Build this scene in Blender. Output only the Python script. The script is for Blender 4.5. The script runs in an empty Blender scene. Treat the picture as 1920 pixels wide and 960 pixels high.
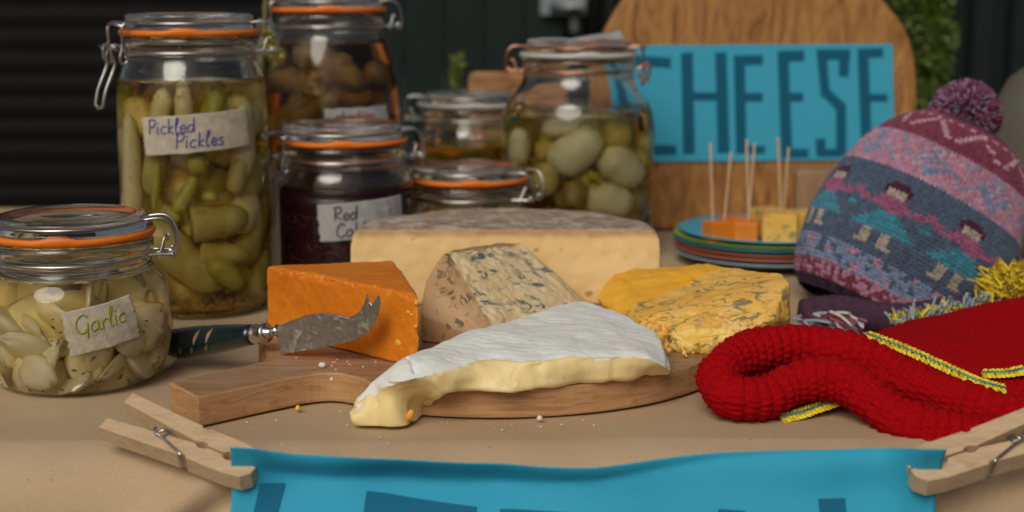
import bpy, bmesh, math, random
from mathutils import Vector, Matrix, noise

# ------------------------------------------------------------------ camera
scene = bpy.context.scene
COL = scene.collection
CAM_H = 0.231
PITCH = math.radians(10.2)
FPX = 2667.0                       # focal length in pixels of a 1920 wide frame (50 mm on 36 mm)
cam_data = bpy.data.cameras.new("camera")
cam_data.lens = 50.0
cam_data.sensor_width = 36.0
cam_data.clip_start = 0.02
cam_data.clip_end = 60.0
cam_data.dof.use_dof = True
cam_data.dof.focus_distance = 0.83
cam_data.dof.aperture_fstop = 5.6
cam_data.dof.aperture_blades = 7
cam = bpy.data.objects.new("camera", cam_data)
COL.objects.link(cam)
cam.location = (0, 0, CAM_H)
cam.rotation_euler = (math.pi / 2 - PITCH, 0, 0)
scene.camera = cam

# ------------------------------------------------------------------ light
SUN_EL, SUN_AZ = math.radians(40), math.radians(200)     # azimuth clockwise from +Y: behind the camera, a little to the left
world = bpy.data.worlds.new("World")
scene.world = world
world.use_nodes = True
wn = world.node_tree
wn.nodes.clear()
sky = wn.nodes.new("ShaderNodeTexSky")
sky.sky_type = 'NISHITA'
sky.sun_disc = False
sky.sun_elevation = SUN_EL
sky.sun_rotation = SUN_AZ
sky.air_density = 1.0
sky.dust_density = 6.0
sky.ozone_density = 0.0
bg = wn.nodes.new("ShaderNodeBackground")
bg.inputs['Strength'].default_value = 0.048
wo = wn.nodes.new("ShaderNodeOutputWorld")
wn.links.new(sky.outputs[0], bg.inputs[0])
wn.links.new(bg.outputs[0], wo.inputs[0])
sd = bpy.data.lights.new("sun", 'SUN')
sd.energy = 1.5
sd.angle = math.radians(34)
sd.color = (1.0, 0.965, 0.87)
sun = bpy.data.objects.new("sun", sd)
COL.objects.link(sun)
dir_to_sun = Vector((math.sin(SUN_AZ) * math.cos(SUN_EL), math.cos(SUN_AZ) * math.cos(SUN_EL), math.sin(SUN_EL)))
sun.rotation_euler = (-dir_to_sun).to_track_quat('-Z', 'Y').to_euler()
vs = scene.view_settings
vs.view_transform = 'Standard'
vs.look = 'None'
vs.exposure = -0.06
vs.gamma = 1.0
cy = scene.cycles
cy.max_bounces = 20
cy.transmission_bounces = 18
cy.glossy_bounces = 8
cy.diffuse_bounces = 4
cy.transparent_max_bounces = 12
cy.volume_bounces = 0
cy.blur_glossy = 1.0
cy.sample_clamp_indirect = 6.0

# ------------------------------------------------------------------ helpers
def ray(px, py):
    a = (px - 960) / FPX; b = (480 - py) / FPX
    return Vector((a, math.cos(PITCH) + b * math.sin(PITCH), -math.sin(PITCH) + b * math.cos(PITCH)))
def P(px, py, z=0.0):              # the place at height z that the photo shows at this pixel
    d = ray(px, py); t = (z - CAM_H) / d.z
    return Vector((0, 0, CAM_H)) + d * t
def A(px, py, Y):                  # the same at distance Y
    d = ray(px, py); t = Y / d.y
    return Vector((0, 0, CAM_H)) + d * t

def tag(o, label=None, cat=None, group=None, kind=None):
    if label: o['label'] = label
    if cat: o['category'] = cat
    if group: o['group'] = group
    if kind: o['kind'] = kind
    return o
def empty(name, loc, rz=0.0):
    o = bpy.data.objects.new(name, None); COL.objects.link(o)
    o.location = loc; o.rotation_euler = (0, 0, rz); o.empty_display_size = 0.02
    return o
def mesh(name, verts, faces):
    me = bpy.data.meshes.new(name)
    me.from_pydata([tuple(v) for v in verts], [], faces)
    me.update()
    return me
def link(name, me, mat=None, parent=None, smooth=True, world_co=False, base=None):
    """link a mesh; with world_co the vertices are in world space and are moved to the parent's (or their own) base"""
    o = bpy.data.objects.new(name, me); COL.objects.link(o)
    if mat:
        me.materials.clear()
        for m in (mat if isinstance(mat, (list, tuple)) else [mat]): me.materials.append(m)
    if smooth and len(me.polygons): me.shade_smooth()
    if parent:
        o.parent = parent
        if world_co:
            p = parent
            off = Vector((0, 0, 0))
            while p: off += p.location; p = p.parent
            me.transform(Matrix.Translation(-off))
    elif world_co:
        if base is None:
            xs = [v.co.x for v in me.vertices]; ys = [v.co.y for v in me.vertices]; zs = [v.co.z for v in me.vertices]
            base = Vector(((min(xs) + max(xs)) / 2, (min(ys) + max(ys)) / 2, min(zs)))
        me.transform(Matrix.Translation(-Vector(base)))
        o.location = base
    return o
class MB:
    """collects several shapes for one mesh"""
    def __init__(s): s.v = []; s.f = []; s.c = []
    def add(s, verts, faces, col=None):
        n = len(s.v); s.v += [Vector(v) for v in verts]; s.f += [tuple(i + n for i in f) for f in faces]
        s.c += [col] * len(faces)
    def mesh(s, name):
        me = mesh(name, s.v, s.f)
        if any(c is not None for c in s.c):
            ca = me.color_attributes.new("Col", 'FLOAT_COLOR', 'CORNER')
            i = 0
            vals = []
            for p, c in zip(me.polygons, s.c):
                c = c or (0.5, 0.5, 0.5)
                vals += [c[0], c[1], c[2], 1.0] * p.loop_total
            ca.data.foreach_set("color", vals)
        return me
def grid_faces(nu, nv, cu=False, cv=False):
    f = []
    for i in range(nu if cu else nu - 1):
        for j in range(nv if cv else nv - 1):
            a = i * nv + j; b = ((i + 1) % nu) * nv + j
            c = ((i + 1) % nu) * nv + (j + 1) % nv; d = i * nv + (j + 1) % nv
            f.append((a, b, c, d))
    return f
def lathe(prof, n=56, wob=0.0, seed=0):
    """prof: list of (r,z) from bottom to top; ends at r=0 are closed"""
    v, f = [], []
    rings = []
    for (r, z) in prof:
        if r < 1e-6:
            rings.append([len(v)]); v.append(Vector((0, 0, z)))
        else:
            ring = []
            for k in range(n):
                a = 2 * math.pi * k / n
                rr = r * (1 + wob * noise.noise(Vector((math.cos(a) * 1.5, math.sin(a) * 1.5, z * 20 + seed))))
                ring.append(len(v)); v.append(Vector((rr * math.cos(a), rr * math.sin(a), z)))
            rings.append(ring)
    for a, b in zip(rings[:-1], rings[1:]):
        for k in range(n):
            k2 = (k + 1) % n
            if len(a) == 1 and len(b) == 1: break
            if len(a) == 1: f.append((a[0], b[k2], b[k]))
            elif len(b) == 1: f.append((a[k], a[k2], b[0]))
            else: f.append((a[k], a[k2], b[k2], b[k]))
    return v, f
def catmull(pts, sub=6, closed=False):
    pts = [Vector(p) for p in pts]; n = len(pts); out = []
    for i in range(n if closed else n - 1):
        if closed: p0, p1, p2, p3 = pts[(i - 1) % n], pts[i], pts[(i + 1) % n], pts[(i + 2) % n]
        else: p0, p1, p2, p3 = pts[max(i - 1, 0)], pts[i], pts[i + 1], pts[min(i + 2, n - 1)]
        for k in range(sub):
            t = k / sub
            out.append(0.5 * ((2 * p1) + (p2 - p0) * t + (2 * p0 - 5 * p1 + 4 * p2 - p3) * t * t + (3 * p1 - p0 - 3 * p2 + p3) * t ** 3))
    if not closed: out.append(pts[-1])
    return out
def lerp(a, b, t): return a + (b - a) * t
def interp(tab, x):
    if x <= tab[0][0]: return tab[0][1]
    for (x0, y0), (x1, y1) in zip(tab[:-1], tab[1:]):
        if x <= x1: return lerp(y0, y1, (x - x0) / (x1 - x0))
    return tab[-1][1]
def frames(path, closed=False):
    n = len(path); out = []
    up = None
    for i in range(n):
        if closed: t = path[(i + 1) % n] - path[i - 1]
        else: t = path[min(i + 1, n - 1)] - path[max(i - 1, 0)]
        if t.length < 1e-9: t = Vector((0, 0, 1))
        t.normalize()
        if up is None:
            up = Vector((0, 0, 1)) if abs(t.z) < 0.9 else Vector((1, 0, 0))
        up = up - t * up.dot(t)
        if up.length < 1e-6: up = t.orthogonal()
        up.normalize()
        out.append((t, up.copy(), t.cross(up)))
    return out
def tube(path, r, n=8, closed=False):
    path = [Vector(p) for p in path]
    fr = frames(path, closed); v = []
    for i, (p, (t, u, w)) in enumerate(zip(path, fr)):
        rr = r(i / max(1, len(path) - 1)) if callable(r) else r
        for k in range(n):
            a = 2 * math.pi * k / n
            v.append(p + u * (rr * math.cos(a)) + w * (rr * math.sin(a)))
    f = grid_faces(len(path), n, closed, True)
    f = [tuple(reversed(q)) for q in f]
    if not closed:
        f.append(tuple(range(n))); f.append(tuple(reversed([(len(path) - 1) * n + k for k in range(n)])))
    return v, f
def box(cx, cy, cz, sx, sy, sz):
    v = [Vector((cx + sx * a / 2, cy + sy * b / 2, cz + sz * c / 2)) for a in (-1, 1) for b in (-1, 1) for c in (-1, 1)]
    return v, [(0, 1, 3, 2), (4, 6, 7, 5), (0, 4, 5, 1), (2, 3, 7, 6), (0, 2, 6, 4), (1, 5, 7, 3)]
def fix_normals(me):
    bm = bmesh.new(); bm.from_mesh(me); bmesh.ops.recalc_face_normals(bm, faces=bm.faces); bm.to_mesh(me); bm.free(); return me
def prism(poly, z0, z1, bevel=0.0, seg=2):
    """2-D outline extruded from z0 to z1, edges rounded"""
    bm = bmesh.new()
    vs_ = [bm.verts.new((x, y, z0)) for x, y in poly]
    fc = bm.faces.new(vs_)
    r = bmesh.ops.extrude_face_region(bm, geom=[fc])
    for e in r['geom']:
        if isinstance(e, bmesh.types.BMVert): e.co.z = z1
    bmesh.ops.recalc_face_normals(bm, faces=bm.faces)
    if bevel:
        es = [e for e in bm.edges if abs(e.verts[0].co.z - e.verts[1].co.z) < 1e-7]
        bmesh.ops.bevel(bm, geom=es, offset=bevel, segments=seg, profile=0.5, affect='EDGES')
    me = bpy.data.meshes.new("prism"); bm.to_mesh(me); bm.free()
    return me
def solidify_eval(me, voxel, smooth_it=3, bevel=0.0):
    """bevel + voxel remesh + smooth, baked"""
    o = bpy.data.objects.new("tmp", me); COL.objects.link(o)
    if bevel:
        b = o.modifiers.new("b", 'BEVEL'); b.width = bevel; b.segments = 3; b.limit_method = 'ANGLE'; b.angle_limit = math.radians(20)
    r = o.modifiers.new("r", 'REMESH'); r.mode = 'VOXEL'; r.voxel_size = voxel
    if smooth_it:
        s = o.modifiers.new("s", 'SMOOTH'); s.iterations = smooth_it; s.factor = 0.6
    dg = bpy.context.evaluated_depsgraph_get()
    out = bpy.data.meshes.new_from_object(o.evaluated_get(dg))
    bpy.data.objects.remove(o)
    return out
def hull(pts):
    bm = bmesh.new()
    for p in pts: bm.verts.new(p)
    bmesh.ops.convex_hull(bm, input=bm.verts)
    bmesh.ops.recalc_face_normals(bm, faces=bm.faces)
    me = bpy.data.meshes.new("hull"); bm.to_mesh(me); bm.free()
    return me
def displace(me, fn):
    me.update()
    ns = [v.normal.copy() for v in me.vertices]
    for v, n in zip(me.vertices, ns):
        v.co = v.co + n * fn(v.co, n)
    me.update()
def split(me, classify, names):
    """cut one mesh into several by face class"""
    out = []
    me.update()
    cls = [classify(p.center, p.normal) for p in me.polygons]
    for k, nme in enumerate(names):
        idx = {}; vv = []; ff = []
        for p, c in zip(me.polygons, cls):
            if c != k: continue
            q = []
            for vi in p.vertices:
                if vi not in idx: idx[vi] = len(vv); vv.append(me.vertices[vi].co.copy())
                q.append(idx[vi])
            ff.append(tuple(q))
        out.append(mesh(nme, vv, ff))
    return out
def N(p, s, seed=0.0): return noise.noise(Vector((p[0] * s + seed, p[1] * s + seed * 1.7, p[2] * s - seed)))

# ------------------------------------------------------------------ materials
def new_mat(name):
    m = bpy.data.materials.new(name); m.use_nodes = True
    nt = m.node_tree; nt.nodes.clear()
    out = nt.nodes.new("ShaderNodeOutputMaterial")
    b = nt.nodes.new("ShaderNodeBsdfPrincipled")
    nt.links.new(b.outputs[0], out.inputs[0])
    return m, nt, b, out
def node(nt, t, **kw):
    n = nt.nodes.new(t)
    for k, v in kw.items():
        if hasattr(n, k) and k not in n.inputs: setattr(n, k, v)
        else: n.inputs[k].default_value = v
    return n
def coords(nt, scale=(1, 1, 1), rot=(0, 0, 0), src='Object'):
    tc = nt.nodes.new("ShaderNodeTexCoord"); mp = nt.nodes.new("ShaderNodeMapping")
    mp.inputs['Scale'].default_value = scale; mp.inputs['Rotation'].default_value = rot
    nt.links.new(tc.outputs[src], mp.inputs[0]); return mp.outputs[0]
def noise_tex(nt, vec, scale, detail=4, rough=0.55, dist=0.0):
    n = nt.nodes.new("ShaderNodeTexNoise"); n.inputs['Scale'].default_value = scale; n.inputs['Detail'].default_value = detail
    n.inputs['Roughness'].default_value = rough; n.inputs['Distortion'].default_value = dist
    nt.links.new(vec, n.inputs['Vector']); return n.outputs['Fac']
def ramp(nt, fac, stops, interp_='LINEAR'):
    r = nt.nodes.new("ShaderNodeValToRGB"); cr = r.color_ramp; cr.interpolation = interp_
    while len(cr.elements) < len(stops): cr.elements.new(0.5)
    for e, (p, c) in zip(cr.elements, stops):
        e.position = p; e.color = (c, c, c, 1) if not isinstance(c, (tuple, list)) else (*c, 1)
    nt.links.new(fac, r.inputs[0]); return r.outputs[0]
def mix(nt, fac, a, b, mode='MIX'):
    m = nt.nodes.new("ShaderNodeMix"); m.data_type = 'RGBA'; m.blend_type = mode
    if isinstance(fac, (int, float)): m.inputs[0].default_value = fac
    else: nt.links.new(fac, m.inputs[0])
    for s, x in ((6, a), (7, b)):
        if isinstance(x, (tuple, list)): m.inputs[s].default_value = (*x, 1)
        else: nt.links.new(x, m.inputs[s])
    return m.outputs[2]
def bump(nt, b, h, strength=0.3, dist=0.001):
    n = nt.nodes.new("ShaderNodeBump"); n.inputs['Strength'].default_value = strength; n.inputs['Distance'].default_value = dist
    nt.links.new(h, n.inputs['Height']); nt.links.new(n.outputs[0], b.inputs['Normal']); return n
def simple(name, c1, c2=None, rough=0.6, scale=60, bscale=400, bstr=0.2, bdist=0.0005, stretch=(1, 1, 1), spec=0.5, metal=0.0, sss=0.0, sheen=0.0):
    m, nt, b, out = new_mat(name)
    v = coords(nt, stretch)
    if c2:
        nt.links.new(ramp(nt, noise_tex(nt, v, scale), [(0.3, c1), (0.7, c2)]), b.inputs['Base Color'])
    else: b.inputs['Base Color'].default_value = (*c1, 1)
    b.inputs['Roughness'].default_value = rough; b.inputs['Metallic'].default_value = metal
    b.inputs['Specular IOR Level'].default_value = spec
    if bstr: bump(nt, b, noise_tex(nt, v, bscale, 5), bstr, bdist)
    if sss:
        b.inputs['Subsurface Weight'].default_value = sss; b.inputs['Subsurface Radius'].default_value = (1, .6, .3); b.inputs['Subsurface Scale'].default_value = 0.004
    if sheen: b.inputs['Sheen Weight'].default_value = sheen
    return m
def glass_mat(name, col=(0.96, 0.98, 0.97), rough=0.0):
    m, nt, b, out = new_mat(name)
    b.inputs['Base Color'].default_value = (*col, 1); b.inputs['Transmission Weight'].default_value = 1
    b.inputs['IOR'].default_value = 1.48; b.inputs['Roughness'].default_value = rough
    v = coords(nt, (1, 1, 0.5)); bump(nt, b, noise_tex(nt, v, 45, 2), 0.25, 0.0006)
    return m
def absorb_mat(name, col, dens):
    m = bpy.data.materials.new(name); m.use_nodes = True; nt = m.node_tree; nt.nodes.clear()
    out = nt.nodes.new("ShaderNodeOutputMaterial"); a = nt.nodes.new("ShaderNodeVolumeAbsorption")
    a.inputs['Color'].default_value = (*col, 1); a.inputs['Density'].default_value = dens
    nt.links.new(a.outputs[0], out.inputs['Volume']); return m
def wood_mat(name, c1, c2, c3, rough=0.55, axis=(1, 9, 9), scale=14, bstr=0.12, rot=(0, 0, 0), dist=1.2):
    m, nt, b, out = new_mat(name)
    v = coords(nt, axis, rot)
    n1 = noise_tex(nt, v, scale, 6, 0.6, dist); n2 = noise_tex(nt, v, scale * 7, 5, 0.7)
    col = ramp(nt, n1, [(0.28, c1), (0.5, c2), (0.72, c3)])
    col = mix(nt, ramp(nt, n2, [(0.35, 0.0), (0.75, 0.45)]), col, c1)
    nt.links.new(col, b.inputs['Base Color']); b.inputs['Roughness'].default_value = rough
    bump(nt, b, n2, bstr, 0.0006); return m
def attr_mat(name, rough=0.95, fleck=0.25, sheen=0.1):
    m, nt, b, out = new_mat(name)
    a = nt.nodes.new("ShaderNodeAttribute"); a.attribute_name = "Col"
    v = coords(nt); n = noise_tex(nt, v, 700, 3, 0.7)
    nt.links.new(mix(nt, fleck, a.outputs['Color'], mix(nt, 1.0, a.outputs['Color'], ramp(nt, n, [(0.3, 0.35), (0.7, 1.6)]), 'MULTIPLY')), b.inputs['Base Color'])
    b.inputs['Roughness'].default_value = rough; b.inputs['Sheen Weight'].default_value = sheen; b.inputs['Specular IOR Level'].default_value = 0.1
    bump(nt, b, noise_tex(nt, v, 1400, 3), 0.5, 0.0004)
    return m

M = {}
M['glass'] = glass_mat('clear_glass')
M['glass_lid'] = glass_mat('lid_glass', (0.93, 0.96, 0.95))
M['wire'] = simple('steel_wire', (0.62, 0.62, 0.60), (0.42, 0.41, 0.4), 0.28, 90, 600, 0.15, metal=1.0)
M['copper'] = simple('copper_wire', (0.72, 0.36, 0.22), (0.5, 0.24, 0.15), 0.3, 90, 600, 0.15, metal=1.0)
M['rubber'] = simple('orange_rubber', (0.84, 0.21, 0.012), (0.74, 0.17, 0.012), 0.5, 60, 500, 0.1, sss=0.1)
M['rubber_clear'] = simple('pale_rubber', (0.55, 0.56, 0.54), None, 0.45, 60, 500, 0.1)
# kraft paper
m, nt, b, out = new_mat('kraft_paper'); M['kraft'] = m
v = coords(nt)
col = ramp(nt, noise_tex(nt, v, 9, 4), [(0.3, (0.45, 0.320, 0.195)), (0.7, (0.52, 0.385, 0.245))])
fib = noise_tex(nt, v, 900, 3, 0.7)
col = mix(nt, 0.20, col, mix(nt, 1.0, col, ramp(nt, fib, [(0.35, 0.55), (0.68, 1.35)]), 'MULTIPLY'))
sp = noise_tex(nt, v, 260, 2, 0.5)
col = mix(nt, ramp(nt, sp, [(0.735, 0.0), (0.765, 0.6)]), col, (0.20, 0.12, 0.07))
nt.links.new(col, b.inputs['Base Color']); b.inputs['Roughness'].default_value = 0.85; b.inputs['Specular IOR Level'].default_value = 0.25
bump(nt, b, fib, 0.22, 0.0006)
M['board'] = wood_mat('chopping_board_wood', (0.20, 0.10, 0.05), (0.38, 0.22, 0.115), (0.47, 0.30, 0.17), 0.5, (2.2, 12, 12), 12)
M['board_side'] = wood_mat('chopping_board_edge_wood', (0.30, 0.14, 0.055), (0.50, 0.28, 0.125), (0.56, 0.35, 0.18), 0.55, (2, 6, 26), 11)
M['oak'] = wood_mat('display_board_wood', (0.13, 0.048, 0.012), (0.38, 0.175, 0.045), (0.52, 0.270, 0.080), 0.6, (7, 1, 1.6), 7, 0.1, (0, math.radians(28), 0), 2.6)
M['oak2'] = wood_mat('small_board_wood', (0.16, 0.07, 0.03), (0.38, 0.18, 0.07), (0.46, 0.25, 0.11), 0.6, (1.5, 6, 6), 14)
M['peg'] = wood_mat('peg_wood', (0.46, 0.30, 0.17), (0.60, 0.43, 0.26), (0.66, 0.50, 0.32), 0.7, (5, 18, 18), 9, 0.06)
M['pick'] = wood_mat('toothpick_wood', (0.5, 0.33, 0.18), (0.62, 0.45, 0.28), (0.7, 0.54, 0.36), 0.7, (30, 30, 3), 10, 0.05)
# cheeses
def cheddar():
    m, nt, b, out = new_mat('orange_cheese'); v = coords(nt)
    col = ramp(nt, noise_tex(nt, v, 22, 5, 0.65, 0.8), [(0.3, (0.64, 0.170, 0.005)), (0.55, (0.74, 0.220, 0.009)), (0.75, (0.82, 0.29, 0.022))])
    pale = ramp(nt, noise_tex(nt, v, 95, 5, 0.7, 1.0), [(0.60, 0.0), (0.72, 0.55)])
    col = mix(nt, pale, col, (0.86, 0.38, 0.07))
    nt.links.new(col, b.inputs['Base Color']); b.inputs['Roughness'].default_value = 0.5
    b.inputs['Subsurface Weight'].default_value = 0.2; b.inputs['Subsurface Scale'].default_value = 0.004
    st = noise_tex(nt, coords(nt, (1, 1, .12), (0, math.radians(12), 0)), 420, 3, .6)
    h = mix(nt, 0.5, st, noise_tex(nt, v, 240, 6, .75)); bump(nt, b, h, 0.42, 0.0008); return m
M['cheddar'] = cheddar()
def tomme_paste():
    m, nt, b, out = new_mat('pale_cheese_paste'); v = coords(nt)
    col = ramp(nt, noise_tex(nt, v, 20, 4, 0.6, 0.6), [(0.3, (0.82, 0.56, 0.24)), (0.7, (0.90, 0.68, 0.35))])
    hol = noise_tex(nt, coords(nt, (1, 1, 1.2)), 55, 1, 0.4)
    col = mix(nt, ramp(nt, hol, [(0.70, 0.0), (0.735, 0.75)]), col, (0.42, 0.2, 0.06))
    sx = nt.nodes.new("ShaderNodeSeparateXYZ"); tc = nt.nodes.new("ShaderNodeTexCoord"); nt.links.new(tc.outputs['Object'], sx.inputs[0])
    ad = nt.nodes.new("ShaderNodeMath"); ad.operation = 'ADD'
    mu = nt.nodes.new("ShaderNodeMath"); mu.operation = 'MULTIPLY_ADD'; mu.inputs[1].default_value = 0.006; mu.inputs[2].default_value = -0.003
    nt.links.new(noise_tex(nt, v, 60, 3), mu.inputs[0]); nt.links.new(sx.outputs[2], ad.inputs[0]); nt.links.new(mu.outputs[0], ad.inputs[1])
    mr = nt.nodes.new("ShaderNodeMapRange"); mr.inputs['From Min'].default_value = 0.0475; mr.inputs['From Max'].default_value = 0.0525
    nt.links.new(ad.outputs[0], mr.inputs['Value'])
    col = mix(nt, ramp(nt, mr.outputs[0], [(0.0, 0.0), (1.0, 0.85)]), col, (0.36, 0.2, 0.09))
    nt.links.new(col, b.inputs['Base Color']); b.inputs['Roughness'].default_value = 0.55
    b.inputs['Subsurface Weight'].default_value = 0.2; b.inputs['Subsurface Scale'].default_value = 0.005
    bump(nt, b, noise_tex(nt, v, 180, 5), 0.3, 0.001); return m
M['tomme'] = tomme_paste()
def tomme_rind():
    m, nt, b, out = new_mat('grey_brown_rind'); v = coords(nt)
    col = ramp(nt, noise_tex(nt, v, 70, 6, 0.7, 0.5), [(0.32, (0.22, 0.13, 0.08)), (0.48, (0.36, 0.27, 0.20)), (0.66, (0.56, 0.50, 0.44))])
    nt.links.new(col, b.inputs['Base Color']); b.inputs['Roughness'].default_value = 0.9; b.inputs['Specular IOR Level'].default_value = 0.2
    bump(nt, b, noise_tex(nt, v, 260, 6, 0.7), 0.6, 0.0012); return m
M['tomme_rind'] = tomme_rind()
def blue_paste(name, c1, c2, vein, stretch, rot, lo=0.57, hi=0.64, amt=0.85, scale=70, chalk=None):
    m, nt, b, out = new_mat(name); v0 = coords(nt)
    col = ramp(nt, noise_tex(nt, v0, 24, 4, 0.6, 0.5), [(0.3, c1), (0.7, c2)])
    v = coords(nt, stretch, rot)
    n1 = noise_tex(nt, v, scale, 4, 0.62, 1.4)
    clump = noise_tex(nt, v0, 34, 2, 0.5)
    cl = ramp(nt, clump, [(0.36, 0.0), (0.50, 1.0)])
    vm = ramp(nt, n1, [(lo, 0.0), (hi, amt)])
    mm = nt.nodes.new("ShaderNodeMath"); mm.operation = 'MULTIPLY'; nt.links.new(vm, mm.inputs[0]); nt.links.new(cl, mm.inputs[1])
    if chalk: col = mix(nt, ramp(nt, noise_tex(nt, coords(nt, (1, 1, 1)), 55, 5, 0.7, 0.8), [(0.55, 0.0), (0.7, 0.55)]), col, chalk)
    col = mix(nt, mm.outputs[0], col, vein)
    nt.links.new(col, b.inputs['Base Color']); b.inputs['Roughness'].default_value = 0.6
    b.inputs['Subsurface Weight'].default_value = 0.12; b.inputs['Subsurface Scale'].default_value = 0.003
    bump(nt, b, noise_tex(nt, v, 160, 6, 0.7), 0.55, 0.0012); return m
M['stilton'] = blue_paste('blue_cheese_paste', (0.70, 0.51, 0.26), (0.80, 0.66, 0.42), (0.07, 0.13, 0.14), (0.75, 1.3, 2.3), (0, math.radians(40), 0), 0.53, 0.585, 0.95, 58)
M['stilton_rind'] = blue_paste('blue_cheese_rind', (0.43, 0.245, 0.11), (0.57, 0.37, 0.19), (0.09, 0.075, 0.05), (1.4, 1.4, 0.7), (0, 0, 0), 0.55, 0.61, 0.9, 75)
M['shropshire'] = blue_paste('yellow_blue_cheese_paste', (0.80, 0.42, 0.055), (0.87, 0.54, 0.13), (0.09, 0.14, 0.10), (1, 1.6, 1.6), (0, math.radians(-20), math.radians(25)), 0.535, 0.60, 0.80, 92, (0.82, 0.60, 0.33))
M['shropshire_rind'] = simple('yellow_cheese_rind', (0.86, 0.38, 0.012), (0.84, 0.48, 0.05), 0.5, 40, 300, 0.3, 0.001, sss=0.15)
M['crumble'] = blue_paste('crumbling_yellow_paste', (0.85, 0.55, 0.10), (0.88, 0.66, 0.22), (0.09, 0.10, 0.05), (1, 1, 1), (0, 0, 0), 0.52, 0.6, 0.9, 110)
def brie_rind():
    m, nt, b, out = new_mat('white_bloomy_rind'); v = coords(nt)
    col = ramp(nt, noise_tex(nt, v, 60, 5, 0.65, 0.4), [(0.28, (0.70, 0.66, 0.52)), (0.42, (0.78, 0.80, 0.75)), (0.7, (0.83, 0.87, 0.86))])
    col = mix(nt, ramp(nt, noise_tex(nt, v, 34, 4, 0.7, 0.6), [(0.56, 0.0), (0.72, 0.45)]), col, (0.74, 0.66, 0.48))
    nt.links.new(col, b.inputs['Base Color']); b.inputs['Roughness'].default_value = 0.9; b.inputs['Sheen Weight'].default_value = 0.15
    w = nt.nodes.new("ShaderNodeTexWave"); w.wave_type = 'BANDS'; w.bands_direction = 'Y'
    w.inputs['Scale'].default_value = 62; w.inputs['Distortion'].default_value = 14; w.inputs['Detail'].default_value = 2; w.inputs['Detail Scale'].default_value = 0.35
    nt.links.new(coords(nt, (1, 1, 1), (0, 0, 0.15)), w.inputs[0])
    h = mix(nt, 0.35, w.outputs['Color'], noise_tex(nt, v, 600, 5, 0.7))
    bump(nt, b, h, 0.30, 0.0006); return m
M['brie_rind'] = brie_rind()
def brie_paste():
    m, nt, b, out = new_mat('cream_paste'); v = coords(nt)
    col = ramp(nt, noise_tex(nt, v, 22, 4, 0.6, 0.8), [(0.3, (0.88, 0.67, 0.29)), (0.7, (0.93, 0.77, 0.42))])
    nt.links.new(col, b.inputs['Base Color']); b.inputs['Roughness'].default_value = 0.48
    b.inputs['Subsurface Weight'].default_value = 0.35; b.inputs['Subsurface Scale'].default_value = 0.006; b.inputs['Subsurface Radius'].default_value = (1, .7, .35)
    bump(nt, b, noise_tex(nt, coords(nt, (2, 2, 0.6)), 90, 4, 0.6, 0.6), 0.35, 0.0014); return m
M['brie'] = brie_paste()
# papers
def paper(name, c, bstr=0.12):
    m, nt, b, out = new_mat(name); v = coords(nt)
    n = noise_tex(nt, v, 500, 4, 0.7)
    nt.links.new(mix(nt, 0.12, c, mix(nt, 1.0, c, ramp(nt, n, [(0.3, 0.6), (0.7, 1.4)]), 'MULTIPLY')), b.inputs['Base Color'])
    b.inputs['Roughness'].default_value = 0.75; b.inputs['Specular IOR Level'].default_value = 0.3
    bump(nt, b, n, bstr, 0.0004); return m
M['blue_card'] = paper('sky_blue_card', (0.045, 0.37, 0.56))
M['blue_banner'] = paper('bright_blue_paper', (0.028, 0.345, 0.54))
M['blue_dark'] = paper('dark_blue_tape', (0.002, 0.125, 0.235))
M['blue_letter'] = paper('dark_teal_marker', (0.001, 0.10, 0.19))
M['label'] = simple('paper_tape', (0.53, 0.47, 0.37), (0.38, 0.34, 0.27), 0.75, 170, 500, 0.5, 0.0008)
M['label_grey'] = simple('grey_paper_tape', (0.30, 0.31, 0.31), (0.40, 0.40, 0.39), 0.75, 120, 500, 0.4, 0.0006)
M['ink_green'] = simple('green_felt_pen', (0.30, 0.33, 0.02), None, 0.6, bstr=0)
M['ink_blue'] = simple('blue_felt_pen', (0.02, 0.05, 0.33), None, 0.6, bstr=0)
M['ink_dark'] = simple('dark_felt_pen', (0.045, 0.035, 0.06), None, 0.6, bstr=0)
M['ink_red'] = simple('red_felt_pen', (0.30, 0.05, 0.04), None, 0.6, bstr=0)
M['lid_paper'] = simple('grey_paper_slip', (0.42, 0.47, 0.47), (0.33, 0.38, 0.38), 0.7, 60, 500, 0.1)
# jar contents
M['brine'] = absorb_mat('yellow_brine', (0.985, 0.78, 0.06), 24)
M['brine_dark'] = absorb_mat('brown_brine', (0.90, 0.60, 0.12), 34)
M['brine_pale'] = absorb_mat('pale_brine', (0.955, 0.82, 0.32), 18)
M['oil'] = absorb_mat('garlic_oil', (0.995, 0.83, 0.14), 22)
M['gherkin'] = simple('gherkin_skin', (0.38, 0.31, 0.07), (0.52, 0.45, 0.17), 0.4, 45, 160, 0.5, 0.0015)
M['gherkin_green'] = simple('green_gherkin_skin', (0.33, 0.31, 0.03), (0.44, 0.40, 0.06), 0.4, 45, 160, 0.5, 0.0015)
M['gherkin_brown'] = simple('brown_gherkin_skin', (0.20, 0.13, 0.03), (0.28, 0.20, 0.05), 0.4, 45, 160, 0.5, 0.0015)
M['gherkin_pale'] = simple('pale_gherkin_skin', (0.52, 0.50, 0.32), (0.62, 0.60, 0.42), 0.45, 40, 160, 0.4, 0.0015)
M['gherkin_flesh'] = simple('gherkin_flesh', (0.66, 0.58, 0.30), (0.74, 0.68, 0.42), 0.45, 60, 200, 0.3, 0.001)
M['seed'] = simple('mustard_seed', (0.55, 0.36, 0.06), (0.45, 0.26, 0.04), 0.5, 300, 900, 0.1)
M['clove'] = simple('garlic_flesh', (0.80, 0.68, 0.42), (0.88, 0.80, 0.58), 0.4, 60, 200, 0.25, 0.001, sss=0.15)
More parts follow.
